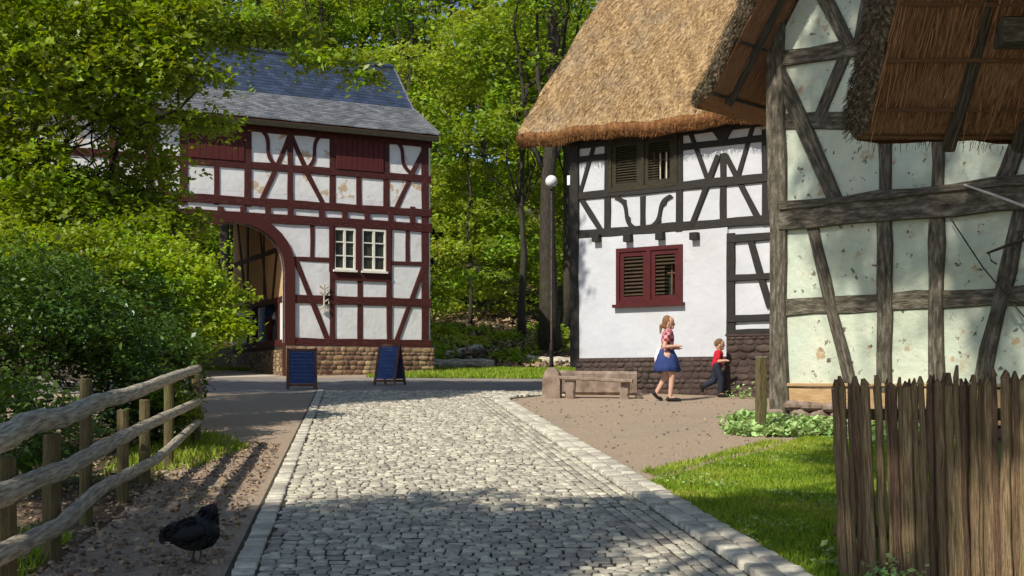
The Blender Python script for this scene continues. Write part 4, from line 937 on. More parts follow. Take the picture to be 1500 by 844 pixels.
# ================================================================== log rail fence on the left
def fx(d): return -3.0 - (d - 8) * .136                 # fence line
FL = Fac((fx(8), 8), (-.136, 1)); FL.n = Vector((1, .136, 0)).normalized()
fence = thing('log_rail_fence', 'rustic fence of three round grey log rails nailed to mossy posts', 'fence', (fx(10), 10, gz(0, 10)))
rails = [((-60, 668), (0, 645), (45, 618), (92, 612), (142, 589), (192, 577), (257, 551), (290, 540)),
         ((-60, 752), (0, 727), (45, 706), (92, 689), (154, 654), (207, 627), (265, 600), (292, 588)),
         ((-60, 850), (0, 812), (48, 790), (88, 770), (146, 716), (190, 694), (230, 673), (276, 631), (290, 618))]
for k, pts in enumerate(rails):
    w3 = []
    for (u, v) in pts: s_, z = FL.px(u, v, .10); w3.append(FL.pt(s_, z, .10))
    # denser line with knots
    ln = []; rd = []; rg = random.Random(k + 3)
    for i in range(len(w3) - 1):
        for j in range(6): ln.append(w3[i].lerp(w3[i + 1], j / 6))
    ln.append(w3[-1]); n = len(ln)
    sm = [ln[0]] + [(ln[i - 1] + ln[i] * 2 + ln[i + 1]) / 4 for i in range(1, n - 1)] + [ln[-1]]
    base = (.068, .061, .054)[k]
    for i in range(n): rd.append(base * (1.12 - .35 * i / n) * (1 + .07 * math.sin(i * 1.9 + k) + rg.uniform(-.05, .05)))
    mb = MB(); mb.tube(sm, rd, 12, jit=.03); mb.build('rail', M['rail_wood'], fence, smooth=True)
for u, vb, vt, rad, off in ((4, 890, 668, .075, 0), (76, 828, 636, .062, -.02), (126, 770, 554, .05, -.09), (180, 738, 600, .055, -.02), (212, 708, 585, .055, -.02), (247, 682, 560, .055, -.02), (287, 656, 548, .065, -.02)):
    p = gp(u, vb); s_ = (p - FL.o).dot(FL.a); s2, zt_ = FL.px(u, vt, off); mb = MB()
    b = FL.pt(s2, SL * p.y - .15, off); t_ = FL.pt(s2, max(zt_, SL * p.y + .4), off)
    mb.tube([b, b.lerp(t_, .4), b.lerp(t_, .8), t_ - Vector((0, 0, .012)), t_], [rad * 1.05, rad, rad * .97, rad * .95, rad * .8], 10, jit=.05); mb.build('post', M['post_wood'], fence, smooth=False)

# ================================================================== chestnut paling fence, right foreground
pal = thing('paling_fence', 'rough fence of split upright chestnut pales in the right foreground', 'fence', (2.6, 7.3, gz(0, 7.3)))
PL = Fac((2.02, 7.55), (.985, -.17)); rg = random.Random(12); s_ = 0.0; k = 0
while s_ < 1.62:
    w = rg.choice((.026, .032, .038, .045, .056)); sx = s_ + w / 2; d = PL.pt(sx, 0, 0).y; x = PL.pt(sx, 0, 0).x
    u = 750 + F * x / d; vt = lerp(560, 543, min(1, max(0, (u - 1235) / 240))) + rg.uniform(-6, 8)
    zt_ = EYE + (HOR - vt) / F * d; zb_ = SL * d - .1; lean = lerp(-.055, -.005, min(1, s_ / 1.2)) + rg.uniform(-.012, .012); off = rg.uniform(-.02, .035)
    mb = MB(); uo = rg.uniform(0, 40)
    top_ = PL.pt(sx + lean, zt_ - .05, off)
    mb.beam(PL.pt(sx, zb_, off), top_, w, w * rg.uniform(.45, .7), PL.n, .005, 7, .008, r=rg.random(), uvoff=uo)
    mb.beam(top_, PL.pt(sx + lean + rg.uniform(-.012, .012), zt_ + rg.uniform(-.015, .035), off), w, w * .5, PL.n, .002, 1, .006, taper=rg.uniform(.15, .5), r=rg.random(), uvoff=uo)
    mb.build('pale', M['pale_wood'], pal); s_ += w * rg.uniform(.68, .93); k += 1
for z in (.30, 1.02):
    mb = MB(); mb.beam(PL.pt(-.04, SL * 7.4 + z, -.05), PL.pt(1.75, SL * 7.4 + z, -.05), .07, .045, PL.n, .006, 5); mb.build('rail', M['post_wood'], pal)
mb = MB(); mb.tube([PL.pt(1.22 + .05 * i, 1.52 + .012 * math.sin(i * 1.8), .05) for i in range(9)], .004, 5); mb.build('wire', M['iron'], pal)
gp_ = thing('gate_panel', 'smooth red-brown wooden board gate at the right end of the pale fence', 'gate', (3.1, 7.0, gz(0, 7.0)))
mb = MB()
GPF = Fac(PL.pt(1.30, 0, .075)[:2], (.985, -.17)); z1 = EYE + (HOR - 587) / F * 7.25
for i in range(3): mb.beam(GPF.pt(.09 + .16 * i, .25, 0), GPF.pt(.09 + .16 * i, z1, 0), .156, .03, GPF.n, .002, 3, .004)
mb.build('board', M['gate_red'], gp_); mb = MB(); mb.beam(GPF.pt(0.02, z1 - .12, .03), GPF.pt(.5, z1 - .12, .03), .07, .02, GPF.n, .002, 2, .003); mb.build('batten', M['gate_red'], gp_)

# single post at the corner of the lawn
p = gp(1114, 637); po = thing('wooden_post', 'square mossy wooden post standing at the corner of the grey gable house', 'post', p)
mb = MB(); mb.beam(p - Vector((0, 0, .2)), p + Vector((.01, 0, 1.08)), .125, .12, Vector((.3, -1, 0)), .006, 6, .012); mb.build('shaft', M['post_wood'], po)
mb = MB(); mb.beam(p + Vector((.01, 0, 1.083)), p + Vector((.01, 0, 1.10)), .13, .125, Vector((.3, -1, 0)), .003, 1, .01); mb.build('cap', M['rail_wood'], po)

# iron stays and a pole hanging at the gable
irn = thing('iron_stay', 'thin iron stay running diagonally down the weathered gable', 'iron stay', NF.pt(2.8, 3.0, .3))
def npx(u, v, off): s_, z = NF.px(u, v, off); return NF.pt(s_, z, off)
mb = MB(); mb.tube([npx(1391, 318, .12), npx(1440, 392, .2), npx(1530, 500, .4)], .010, 6); mb.build('rod', M['iron'], irn)
mb = MB(); mb.tube([npx(1463, 418, .26), npx(1476, 440, .32), npx(1490, 442, .3)], .016, 6); mb.tube([npx(1470, 405, .26), npx(1488, 436, .32)], .012, 6); mb.build('hook', M['iron'], irn)
pole = thing('wooden_pole', 'pale wooden pole slanting over the dark beam at the right edge', 'pole', npx(1470, 290, .3))
mb = MB(); mb.tube([npx(1413, 271, .16), npx(1460, 287, .3), npx(1560, 325, .5)], [.014, .017, .02], 8); mb.build('shaft', M['pale_metal'], pole)
brk = thing('iron_bracket', 'dark iron bracket arm with a small hook in front of the grey brace', 'bracket', npx(1480, 355, .3))
mb = MB(); mb.tube([npx(1446, 371, .30), npx(1480, 358, .34), npx(1550, 335, .4)], [.016, .022, .024], 8); mb.build('arm', M['iron'], brk)
mb = MB(); mb.tube([npx(1449, 372, .30), npx(1452, 382, .30), npx(1460, 387, .30)], .012, 6); mb.tube([npx(1490, 340, .3), npx(1550, 326, .35)], .014, 6); mb.build('hook', M['iron'], brk)

# ================================================================== chalkboards
def aboard(label, u, v, w, h, rz, tilt, seed):
    p = gp(u, v); t = thing('chalkboard_sign', label, 'sign', p, rz, 'blue chalkboard signs'); X = Vector((1, 0, 0)); sa, ca = math.sin(tilt), math.cos(tilt)
    for side in (-1, 1):
        U = Vector((0, -side * -1 * sa * (1), ca)) if False else Vector((0, -side * sa, ca)).normalized(); Nn = X.cross(U) * (1)
        o = Vector((0, side * h * sa, 0)); up = U; c = o + up * h * .5 * 1.0
        mb = MB(); f = .055
        for sx in (-1, 1): mb.box(c + X * sx * (w / 2 - f / 2), (f, .035, h), (X, Nn, up))
        for q in (.985, .13): mb.box(o + up * (h * q - f * .5), (w - 2 * f - .004, .034, f), (X, Nn, up))
        fr = mb.build('frame', M['board_frame'], t, local=True)
        mb = MB(); mb.box(o + up * h * .555, (w - 2 * f - .006, .016, h * .82), (X, Nn, up)); bd = mb.build('writing_panel', M['board_blue'], t, local=True)
        if side == -1:
            rg = random.Random(seed); mb = MB(); z = .9
            while z > .24:
                x = -w / 2 + f + .05; xe = w / 2 - f - rg.uniform(.04, .18)
                while x < xe:
                    l = rg.uniform(.03, .08); pts = [o + X * (x + l * i / 5) + up * (h * z + rg.uniform(-.011, .011)) - Nn * .012 * (1 if Nn.y > 0 else -1) for i in range(6)]
                    mb.tube(pts, .0035, 4); x += l + .02
                z -= rg.uniform(.07, .11)
            mb.build('chalk_lines', M['chalk'], bd, local=True)
    return t
aboard('blue chalkboard sign on its stand by the arch of the gatehouse', 442, 570, .70, .98, R(14), R(11), 1)
aboard('blue chalkboard sign leaning askew under the window of the gatehouse', 571, 564, .66, 1.06, R(-30), R(13), 2)

# ================================================================== stone bench and gravestone-like slab
p = gp(809, 583); sl = thing('rounded_stone_slab', 'upright sandstone slab with rounded top at the left of the stone bench', 'stone slab', p, R(-18))
mb = MB(); w, h = .38, .64; prof = [(-w / 2 - .01, 0), (-w / 2, h - .3)] + [(-w / 2 * math.cos(a), h - .28 + .28 * math.sin(a)) for a in [math.pi * i / 10 for i in range(11)]] + [(w / 2, 0)]
mb.prism([Vector((x, -.09, z)) for x, z in prof], (0, .17, 0)); mb.build('slab', M['stone'], sl, local=True)
p = gp(880, 584); bz = R(-7); be = thing('stone_bench', 'low sandstone bench with a long flat seat slab before the white wall', 'bench', p, bz)
mb = MB(); mb.beam((-.84, 0, .435), (.66, -.05, .36), .42, .075, Vector((0, 0, 1)), .01, 8, .016); mb.build('seat', M['stone'], be, local=True)
for x in (-.62, .5):
    mb = MB(); mb.beam((x, 0, -.05), (x, 0, .36 + (.02 if x < 0 else -.03)), .20, .30, Vector((0, 1, 0)), .014, 3, .03); mb.build('leg', M['stone'], be, local=True)
p = gp(868, 579); tr = thing('stone_trough', 'long weathered stone trough lying behind the bench against the house', 'trough', p, R(-8))
mb = MB(); mb.beam((-.75, .22, .28), (.95, .22, .26), .40, .52, Vector((0, 0, 1)), .022, 10, .06); mb.build('block', M['stone'], tr, local=True)
p = gp(936, 584); o = MB(); o.ball((0, 0, .05), .075, 1.1, 1, .85, 10, 7); b_ = o.build('white_stone', M['stone_pale'], smooth=True); b_.location = p; tag(b_, 'small pale round stone on the gravel at the right foot of the bench', 'stone')

# ================================================================== street lamp
lp = thing('street_lamp', 'tall slim lamp post with white globe left of the thatched house', 'street lamp', (1.06, 33.0, gz(1, 33)))
zt_ = EYE + (HOR - 275) / F * 33; mb = MB(); mb.tube([(1.06, 33, 1.6), (1.06, 33, 2.6), (1.06, 33, 2.65), (1.06, 33, zt_)], [.055, .05, .03, .025], 10); mb.build('pole', M['iron'], lp, smooth=True)
mb = MB(); mb.ball((1.06, 33, zt_ + .17), .165, n=18, m=12); mb.build('globe', M['globe'], lp, smooth=True)
mb = MB(); mb.tube([(1.06, 33, zt_ - .04), (1.06, 33, zt_ + .04)], .08, 12); mb.build('collar', M['iron'], lp)

# ================================================================== people
def person_woman():
    p = gp(977, 588); t = thing('person', 'woman in red checked top and blue skirt walking past the white wall', 'person', p, R(-6))
    b = MB(); y1, y2 = .09, -.09
    b.limb([(0, 0, .92), (0, 0, 1.06), (.015, 0, 1.22), (.02, 0, 1.33)], [.125, .105, .115, .10])
    for s_ in (-1, 1): b.limb([(0, s_ * .06, .92), (0, s_ * .075, .9)], [.11, .10]); b.limb([(.02, 0, 1.34), (.02, s_ * .13, 1.36)], [.08, .06])
    b.limb([(.02, 0, 1.36), (.035, 0, 1.46)], [.06, .052]); b.limb([(.04, 0, 1.52), (.05, 0, 1.60)], [.083, .095])
    b.ball((.145, 0, 1.535), .022, 1, .7, 1.2); b.ball((.10, 0, 1.48), .045)
    for s_ in (-1, 1): b.ball((.03, s_ * .095, 1.545), .024, .8, .4, 1.2)
    b.limb([(0, y2, .90), (.10, y2, .50), (.06, y2, .09)], [.095, .062, .042]); b.limb([(.06, y2, .06), (.20, y2, .04)], [.045, .032])
    b.limb([(0, y1, .90), (-.02, y1, .50), (-.22, y1, .15)], [.095, .062, .042]); b.limb([(-.22, y1, .14), (-.13, y1, .05)], [.045, .032])
    for s_, el, ha in ((-1, (-.06, -.21, 1.08), (.19, -.17, 1.10)), (1, (-.03, .20, 1.07), (.20, .13, 1.06))):
        b.limb([(.02, s_ * .16, 1.35), el, ha], [.052, .040, .028])
        h = Vector(ha) + Vector((.05, 0, 0)); b.limb([ha, h], [.026, .028])
        for k in range(4):
            y = h.y + (k - 1.5) * .017; b.limb([(h.x, y, h.z), (h.x + .045 - abs(k - 1.4) * .005, y, h.z + .004), (h.x + .06 - abs(k - 1.4) * .006, y, h.z - .02)], [.010, .009, .007])
        b.limb([(h.x - .02, h.y - s_ * .02, h.z), (h.x + .02, h.y - s_ * .045, h.z + .01)], [.011, .008])
    fuse(b.build('body', M['skin'], t, local=True), .008, 2)
    f = MB()
    for s_ in (-1, 1): f.ball((.136, s_ * .034, 1.562), .011)
    f.build('eye', M['shoe'], t, local=True, smooth=True)
    f = MB(); f.ball((.138, 0, 1.495), .018, .5, 1, .35); f.build('mouth', M['comb'], t, local=True)
    c = MB(); c.limb([(0, 0, 1.0), (.01, 0, 1.12), (.015, 0, 1.26), (.02, 0, 1.345)], [.135, .125, .135, .112])
    for s_ in (-1, 1): c.limb([(.02, s_ * .08, 1.345), (.02, s_ * .16, 1.35), (-.02, s_ * .19, 1.22)], [.085, .068, .058])
    fuse(c.build('checked_top', M['plaid'], t, local=True), .010, 3)
    s_ = MB(); K = 28; vs = []; rows = [(1.04, .13, 0), (.98, .15, 0), (.9, .19, .01), (.8, .215, .02), (.7, .235, .03), (.60, .25, .04), (.595, .24, .04)]
    for z, r_, w_ in rows:
        for k in range(K): a = 2 * math.pi * k / K; rr = r_ * (1 + w_ * 1.9 * math.sin(a * 8 + 3 * z) + w_ * .8 * math.sin(a * 3)); vs.append((rr * math.cos(a) * 1.05, rr * math.sin(a) * .9, z))
    s_.add(vs, [(i * K + k, i * K + (k + 1) % K, (i + 1) * K + (k + 1) % K, (i + 1) * K + k) for i in range(len(rows) - 1) for k in range(K)]); s_.build('skirt', M['skirt'], t, local=True, smooth=True)
    c = MB(); c.limb([(-.16, .04, 1.02), (-.20, .03, .86), (-.19, .05, .68)], [.05, .055, .04]); fuse(c.build('tied_jacket', M['white_cloth'], t, local=True), .01, 2)
    hb = MB(); hb.limb([(.02, 0, 1.60), (.0, 0, 1.63)], [.098, .09]); hb.limb([(-.01, 0, 1.60), (-.035, 0, 1.50)], [.09, .06]); hb.limb([(-.05, 0, 1.55), (-.12, 0, 1.50), (-.13, 0, 1.36)], [.04, .035, .018])
    fuse(hb.build('hair', M['hair_blond'], t, local=True), .010, 1)
    for q in (((.03, y2, .045), (.17, y2, .035), (.245, y2, .03)), ((-.245, y1, .16), (-.19, y1, .09), (-.11, y1, .04))):
        c = MB(); c.limb(list(q), [.052, .045, .036]); fuse(c.build('shoe', M['shoe'], t, local=True), .008, 1)
def person_child():
    p = gp(1051, 582); t = thing('person', 'small child in red shirt and dark trousers running along the wall', 'person', p, R(-10)); k = .755
    def sc(pts): return [(a * k, b * k, c * k) for a, b, c in pts]
    def sr(r): return [x * k for x in r]
    y1, y2 = .085, -.085; b = MB()
    b.limb(sc([(-.02, 0, .84), (0, 0, 1.0), (.03, 0, 1.2)]), sr([.13, .12, .12])); b.limb(sc([(.03, 0, 1.22), (.06, 0, 1.36)]), sr([.07, .065])); b.limb(sc([(.06, 0, 1.42), (.07, 0, 1.50)]), sr([.11, .125]))
    b.ball(Vector((.195, 0, 1.435)) * k, .025 * k); b.ball(Vector((.14, 0, 1.36)) * k, .05 * k)
    for s_ in (-1, 1): b.ball(Vector((.06, s_ * .125, 1.44)) * k, .03 * k, .8, .4, 1.2)
    b.limb(sc([(-.02, y2, .82), (.10, y2, .47), (.08, y2, .1), (.20, y2, .05)]), sr([.10, .07, .045, .038])); b.limb(sc([(-.02, y1, .82), (-.10, y1, .45), (-.40, y1, .30), (-.42, y1, .20)]), sr([.10, .07, .045, .035]))
    for s_, el, ha in ((-1, (.04, -.22, 1.0), (.24, -.2, 1.02)), (1, (-.05, .22, 1.02), (.10, .2, .84))):
        b.limb(sc([(.03, s_ * .13, 1.22), el, ha]), sr([.055, .045, .035])); h = Vector(ha) * k; e = h + Vector((.03, 0, -.005)); b.limb([h, e], [.024, .024])
        for j in range(4): y = e.y + (j - 1.5) * .014; b.limb([(e.x, y, e.z), (e.x + .03 - abs(j - 1.4) * .004, y, e.z), (e.x + .042 - abs(j - 1.4) * .004, y, e.z - .014)], [.0085, .0075, .006])
        b.limb([(e.x - .01, e.y - s_ * .018, e.z), (e.x + .012, e.y - s_ * .036, e.z + .008)], [.009, .007])
    fuse(b.build('body', M['skin'], t, local=True), .008, 2)
    f = MB()
    for s_ in (-1, 1): f.ball(Vector((.178, s_ * .045, 1.475)) * k, .012 * k)
    f.build('eye', M['shoe'], t, local=True, smooth=True)
    f = MB(); f.ball(Vector((.18, 0, 1.385)) * k, .02 * k, .5, 1, .35); f.build('mouth', M['comb'], t, local=True)
    c = MB(); c.limb(sc([(-.02, 0, .88), (0, 0, 1.02), (.03, 0, 1.20)]), sr([.155, .14, .135]))
    for s_ in (-1, 1): c.limb(sc([(.03, s_ * .08, 1.22), (.03, s_ * .14, 1.2), (.02, s_ * .2, 1.08)]), sr([.085, .075, .068]))
    fuse(c.build('red_shirt', M['red_cloth'], t, local=True), .010, 3)
    c = MB(); c.limb(sc([(-.02, y2, .84), (.10, y2, .48), (.085, y2, .17)]), sr([.125, .095, .075])); c.limb(sc([(-.02, y1, .84), (-.10, y1, .46), (-.36, y1, .32)]), sr([.125, .095, .075])); c.limb(sc([(-.02, y1, .86), (-.02, y2, .86)]), sr([.12, .12]))
    fuse(c.build('trousers', M['navy'], t, local=True), .010, 2)
    hb = MB(); hb.limb(sc([(.05, 0, 1.51), (.02, 0, 1.50)]), sr([.132, .12])); fuse(hb.build('hair', M['hair_brown'], t, local=True), .010, 1)
    for q in (((.05, y2, .06), (.22, y2, .045)), ((-.43, y1, .33), (-.42, y1, .17))):
        c = MB(); c.limb(sc(q), sr([.065, .05])); fuse(c.build('shoe', M['shoe'], t, local=True), .008, 1)
def person_back():
    q = PF.pt(2.7, 0, -.32); fz = ZS - .02; t = thing('person', 'person in dark blue jacket carrying a white bag inside the gatehouse passage', 'person', (q.x, q.y, fz), R(30)); b = MB()
    b.limb([(0, 0, .8), (0, 0, 1.2)], [.12, .13]); b.limb([(0, 0, 1.25), (.02, 0, 1.40)], [.06, .055]); b.limb([(.03, 0, 1.46), (.03, 0, 1.52)], [.09, .095])
    for s_ in (-1, 1):
        b.limb([(0, s_ * .08, .82), (s_ * .04, s_ * .08, .45), (0, s_ * .08, .06), (.1, s_ * .08, .04)], [.1, .065, .045, .035])
        b.limb([(0, s_ * .16, 1.26), (-.02, s_ * .24, 1.0), (.16, s_ * .2, .92)], [.055, .045, .03])
        for j in range(4): b.limb([(.18, s_ * .2 + (j - 1.5) * .018, .92), (.235 - abs(j - 1.4) * .006, s_ * .2 + (j - 1.5) * .018, .90)], [.012, .009])
        b.limb([(.17, s_ * .17, .92), (.2, s_ * .15, .93)], [.012, .009])
    b.ball((.13, 0, 1.48), .02)
    fuse(b.build('body', M['skin'], t, local=True), .009, 2)
    c = MB(); c.limb([(0, 0, .80), (0, 0, 1.24)], [.17, .15])
    for s_ in (-1, 1): c.limb([(0, s_ * .12, 1.26), (0, s_ * .18, 1.24), (-.02, s_ * .26, 1.0), (.13, s_ * .21, .93)], [.09, .08, .065, .05])
    fuse(c.build('blue_jacket', M['jacket'], t, local=True), .012, 3)
    c = MB()
    for s_ in (-1, 1): c.limb([(0, s_ * .08, .82), (s_ * .04, s_ * .08, .45), (0, s_ * .08, .10)], [.115, .08, .06])
    fuse(c.build('trousers', M['rust_cloth'], t, local=True), .012, 2)
    c = MB(); c.limb([(.01, 0, 1.53), (-.01, 0, 1.50)], [.10, .098]); fuse(c.build('hair', M['navy'], t, local=True), .012, 1)
    bg_ = MB(); bg_.limb([(.05, -.27, .98), (.05, -.27, .90)], [.075, .085]); o = bg_.build('shoulder_bag', M['white_cloth'], None, smooth=False); o.parent = t; fuse(o, .012, 1)
person_woman(); person_child(); person_back()

# ================================================================== hen
p = gp(285, 826); hen = thing('hen', 'black hen walking in the shade by the log fence', 'hen', p, R(8)); b = MB()
b.limb([(-.07, 0, .19), (-.0, 0, .195), (.065, 0, .22)], [.085, .108, .098]); b.limb([(.06, 0, .235), (.085, 0, .30), (.10, 0, .345)], [.092, .066, .045]); b.limb([(.107, 0, .352), (.122, 0, .356)], [.038, .031])
b.limb([(-.07, 0, .20), (-.13, 0, .195), (-.175, 0, .18)], [.075, .055, .030]); b.limb([(-.08, 0, .225), (-.15, 0, .235)], [.065, .032])
for s_ in (-1, 1): b.limb([(.02, s_ * .045, .16), (.02, s_ * .045, .115)], [.05, .022])
fuse(b.build('body', M['feather'], hen, local=True), .006, 2)
for s_ in (-1, 1):
    w = MB(); w.limb([(.04, s_ * .085, .225), (-.03, s_ * .095, .205), (-.12, s_ * .065, .185)], [.045, .05, .018]); fuse(w.build('wing', M['feather'], hen, local=True), .006, 1)
    l = MB(); x0 = .035 if s_ < 0 else -.02; l.tube([(x0, s_ * .045, .13), (x0 + .012, s_ * .045, .07), (x0 - .005, s_ * .045, .012)], [.010, .007, .007], 7)
    for a in (-.5, 0, .5, math.pi): l.tube([(x0 - .005, s_ * .045, .014), (x0 - .005 + .045 * math.cos(a), s_ * .045 + .045 * math.sin(a), .006)], [.006, .003], 5)
    l.build('leg', M['horn'], hen, local=True)
qh = np.random.default_rng(2); P_ = []; D_ = []
for _ in range(1500):
    d_ = qh.normal(size=3); d_ /= np.linalg.norm(d_); f_ = qh.random()
    c_, r_ = ((-.0, 0, .197), (.150, .104, .104)) if f_ < .6 else (((.085, 0, .295), (.066, .064, .075)) if f_ < .82 else ((-.12, 0, .205), (.085, .06, .055)))
    P_.append(Matrix.Rotation(R(8), 3, 'Z') @ Vector([c_[k] + d_[k] * r_[k] for k in range(3)]) + Vector(hen.location)); t_ = Vector((-1, d_[1] * .15, -.55 if f_ < .6 or f_ > .82 else -1.6)); n_ = Vector(d_); D_.append(Matrix.Rotation(R(8), 3, 'Z') @ (t_ - n_ * (t_.dot(n_) - .18)))
fo = straws('feathers', P_, D_, .036, .016, M['feather'], hen, 3); fo.data.transform(Matrix.Rotation(-R(8), 4, 'Z')); del fo['kind']
tf = MB()
for i in range(7): a = lerp(-.45, .25, i / 6); tf.box((-.150 - .03 * math.cos(a), (i - 3) * .007, .19 + .05 * math.sin(a)), (.09, .006, .028), (Vector((-math.cos(a), 0, math.sin(a))), Vector((0, 1, 0)), Vector((math.sin(a), 0, math.cos(a)))))
tf.build('tail', M['feather'], hen, local=True)
c = MB(); c.prism([Vector((x, -.004, z)) for x, z in ((.092, .382), (.102, .402), (.111, .389), (.121, .404), (.131, .386), (.142, .392), (.144, .372))], (0, .008, 0)); c.ball((.135, 0, .33), .010, .8, .5, 1.4); c.build('comb', M['comb'], hen, local=True)
c = MB(); c.tube([(.14, 0, .358), (.168, 0, .350)], [.009, .002], 7); c.build('beak', M['horn'], hen, local=True)
c = MB(); [c.ball((.128, s_ * .028, .366), .005) for s_ in (-1, 1)]; c.build('eye', M['comb'], hen, local=True)

# ================================================================== vegetation
# leafy tree and shrubs on the left
def at(u, v, d): return ((u - 750) / F * d, d, EYE + (HOR - v) / F * d)
def blob(u, v, d, rx, ry, rz): x, y, z = at(u, v, d); return (x, y, z, rx, ry, rz)
tree('leafy_tree', 'large leafy tree whose branches hang over the left end of the slate roof', 'tree', (-9.3, 21.0, gz(-9, 21)), 7.6, .24,
     [blob(90, 130, 20.5, 2.0, 1.6, 1.1), blob(40, 260, 20, 1.8, 1.6, 1.2), blob(210, 100, 21, 1.1, 1.2, .55), blob(170, 210, 21, 1.0, 1.1, .7), blob(150, 330, 20.5, 1.4, 1.2, .8),
      blob(290, 110, 21.5, .7, .7, .28), blob(300, 180, 21.3, .5, .6, .2), blob(-60, 60, 20, 2.2, 2, 2.2), blob(240, 250, 21, .5, .6, .3), blob(262, 325, 21, .55, .6, .18), blob(210, 290, 21, .7, .7, .4), blob(100, 20, 21, 2.4, 1.5, 1.2), blob(200, 40, 21.5, 1.3, 1.4, .7), blob(250, 20, 22, 1.0, 1.2, .4), blob(130, 260, 20.5, 1.2, 1, .7), blob(60, 400, 20, 1.2, 1.2, .8), blob(205, 350, 20.3, .8, .8, .5), blob(120, 390, 20, .9, .8, .6), blob(250, 300, 20.6, .5, .6, .35), blob(30, 330, 19.5, 1.0, .9, .8)],
     3600, 22, .42, .125, 'leaf', 31, limbs=26, shell=.15, gap=1.5)
tree('leafy_shrub', 'bright green hazel shrub reaching in front of the gatehouse arch', 'shrub', (-6.5, 19.6, gz(-6, 19.6)), 2.6, .06,
     [blob(262, 420, 19, .75, .8, .45), blob(300, 385, 19, .5, .5, .22), blob(320, 360, 19, .42, .35, .16), blob(235, 365, 19, .55, .6, .28), blob(290, 470, 19, .62, .6, .35), blob(330, 470, 19, .32, .35, .30), blob(250, 500, 18.5, .7, .7, .35), blob(345, 430, 19, .25, .3, .15), blob(210, 400, 19, .6, .6, .35), blob(355, 385, 19, .2, .25, .08), blob(350, 480, 18.8, .2, .3, .15)],
     900, 17, .27, .085, 'leaf_bright', 32, limbs=14, shell=.1, gap=2.2)
tree('hedge_bush', 'dark dense bush filling the space behind the log rail fence', 'bush', (-6.3, 15.6, gz(-6, 15.6)), 1.9, .07,
     [blob(60, 500, 15, 1.6, 1.2, .8), blob(180, 470, 17.6, .9, .9, .8), blob(250, 540, 16.5, .42, .55, .45), blob(120, 560, 14.5, 1.2, .8, .45), blob(-20, 470, 14, 1.5, 1.2, 1.0), blob(230, 520, 16.5, .6, .6, .6), blob(60, 600, 13.2, 1.5, .9, .45), blob(200, 610, 15.5, .7, .6, .4), blob(-40, 620, 11.5, 1.2, .9, .6), blob(140, 640, 14, .9, .7, .35)],
     3600, 16, .28, .08, 'leaf_dark', 33, limbs=16, shell=.2, gap=1.4)
tree('hedge_bush', 'shaded bush with see-through gaps under the large leafy tree', 'bush', (-7.2, 18.2, gz(-7, 18.2)), 2.4, .07,  # gaps in the leaves let the pale house wall and light through
     [blob(60, 420, 17.5, 1.5, 1.0, .8), blob(165, 425, 20, .9, .9, .6), blob(-30, 420, 17, 1.3, 1.2, 1.0), blob(120, 370, 18, .9, .8, .5)],
     1500, 16, .30, .085, 'leaf', 34, limbs=14, shell=.2, gap=1.3)
tree('hedge_bush', 'low bright bush trailing over the far end of the log fence', 'bush', (-4.55, 15.4, gz(-4, 15.4)), .8, .03,
     [blob(262, 600, 15.2, .22, .3, .22), blob(240, 575, 15, .25, .3, .15)], 150, 14, .15, .06, 'leaf', 35, limbs=6, shell=.1)
# trees behind the camera that shade the foreground
tree('shade_tree', 'tall broad tree beside the lane casting its shade over the foreground', 'tree', (-9.4, -1.5, gz(-8, -1.5)), 11, .3,
     [(-6.2, 1.5, 9.7, 2.1, 2.0, .8), (-3.6, 1.7, 9.9, 2.0, 1.6, .7), (-1.3, 1.5, 10.0, 1.6, 1.5, .7), (-7.5, .3, 9.8, 1.2, 1.2, .5), (-8.6, 1.2, 9.6, 1.2, 1.5, .45), (-9.6, 3.6, 9.2, 1.0, 1.4, .4), (-7.5, -5.0, 9.6, 3.0, 2.2, 1.5), (-11.3, 5.6, 8.6, 1.0, 1.5, .5)],
     5200, 18, .42, .15, 'leaf', 36, limbs=22, shell=.05, gap=1.9)
tree('shade_tree', 'very tall slender unseen tree added beside the camera to shade the grey gable', 'tree', (-6.2, -3.5, gz(-6, -3.5)), 19, .30,  # added out of view so that its crown shades the gable wall
     [(-4.0, 5.6, 20.2, 1.7, 1.9, 1.0), (-3.0, 5.4, 21.2, 1.5, 1.9, .9), (-4.8, 5.0, 19.2, 1.1, 1.6, .8), (-2.2, 4.0, 20.0, 1.7, 1.7, .9), (-3.2, 2.4, 19.0, 1.8, 1.6, .9), (-6.0, -1, 18.2, 2.2, 2.2, 1.8)],
     2100, 18, .45, .15, 'leaf', 37, limbs=18, shell=.1)
tree('shade_tree', 'tall tree at the left whose crown above the picture shades the road by the chalkboards', 'tree', (-13.5, 19.5, gz(-13, 19.5)), 13, .3,
     [(-13.6, 21, 12, 2.6, 2.6, 1.5), (-10.6, 21.4, 12.4, 2.4, 2.6, 1.4), (-8.0, 21.2, 12.2, 2.0, 2.6, 1.2), (-6.2, 21.6, 12.4, 1.6, 2.2, 1.1), (-15.5, 23, 11, 2.4, 2.6, 1.5), (-5.0, 22.5, 12.8, 1.5, 2.0, 1.0), blob(400, 45, 23, 1.2, .8, .2), blob(330, 60, 23, .7, .8, .2), blob(490, 85, 23, .7, .7, .15), blob(542, 112, 23, .3, .4, .12), blob(440, 95, 23, .3, .4, .1)],
     4400, 18, .42, .14, 'leaf', 38, limbs=20, shell=.1,
     hang=[((-6.0, 22, 11.6), at(400, 45, 23)), ((-4.6, 22.3, 11.8), at(490, 85, 23)), ((-3.9, 22.3, 11.8), at(542, 112, 23)), ((-7, 22, 11.6), at(330, 60, 23))])
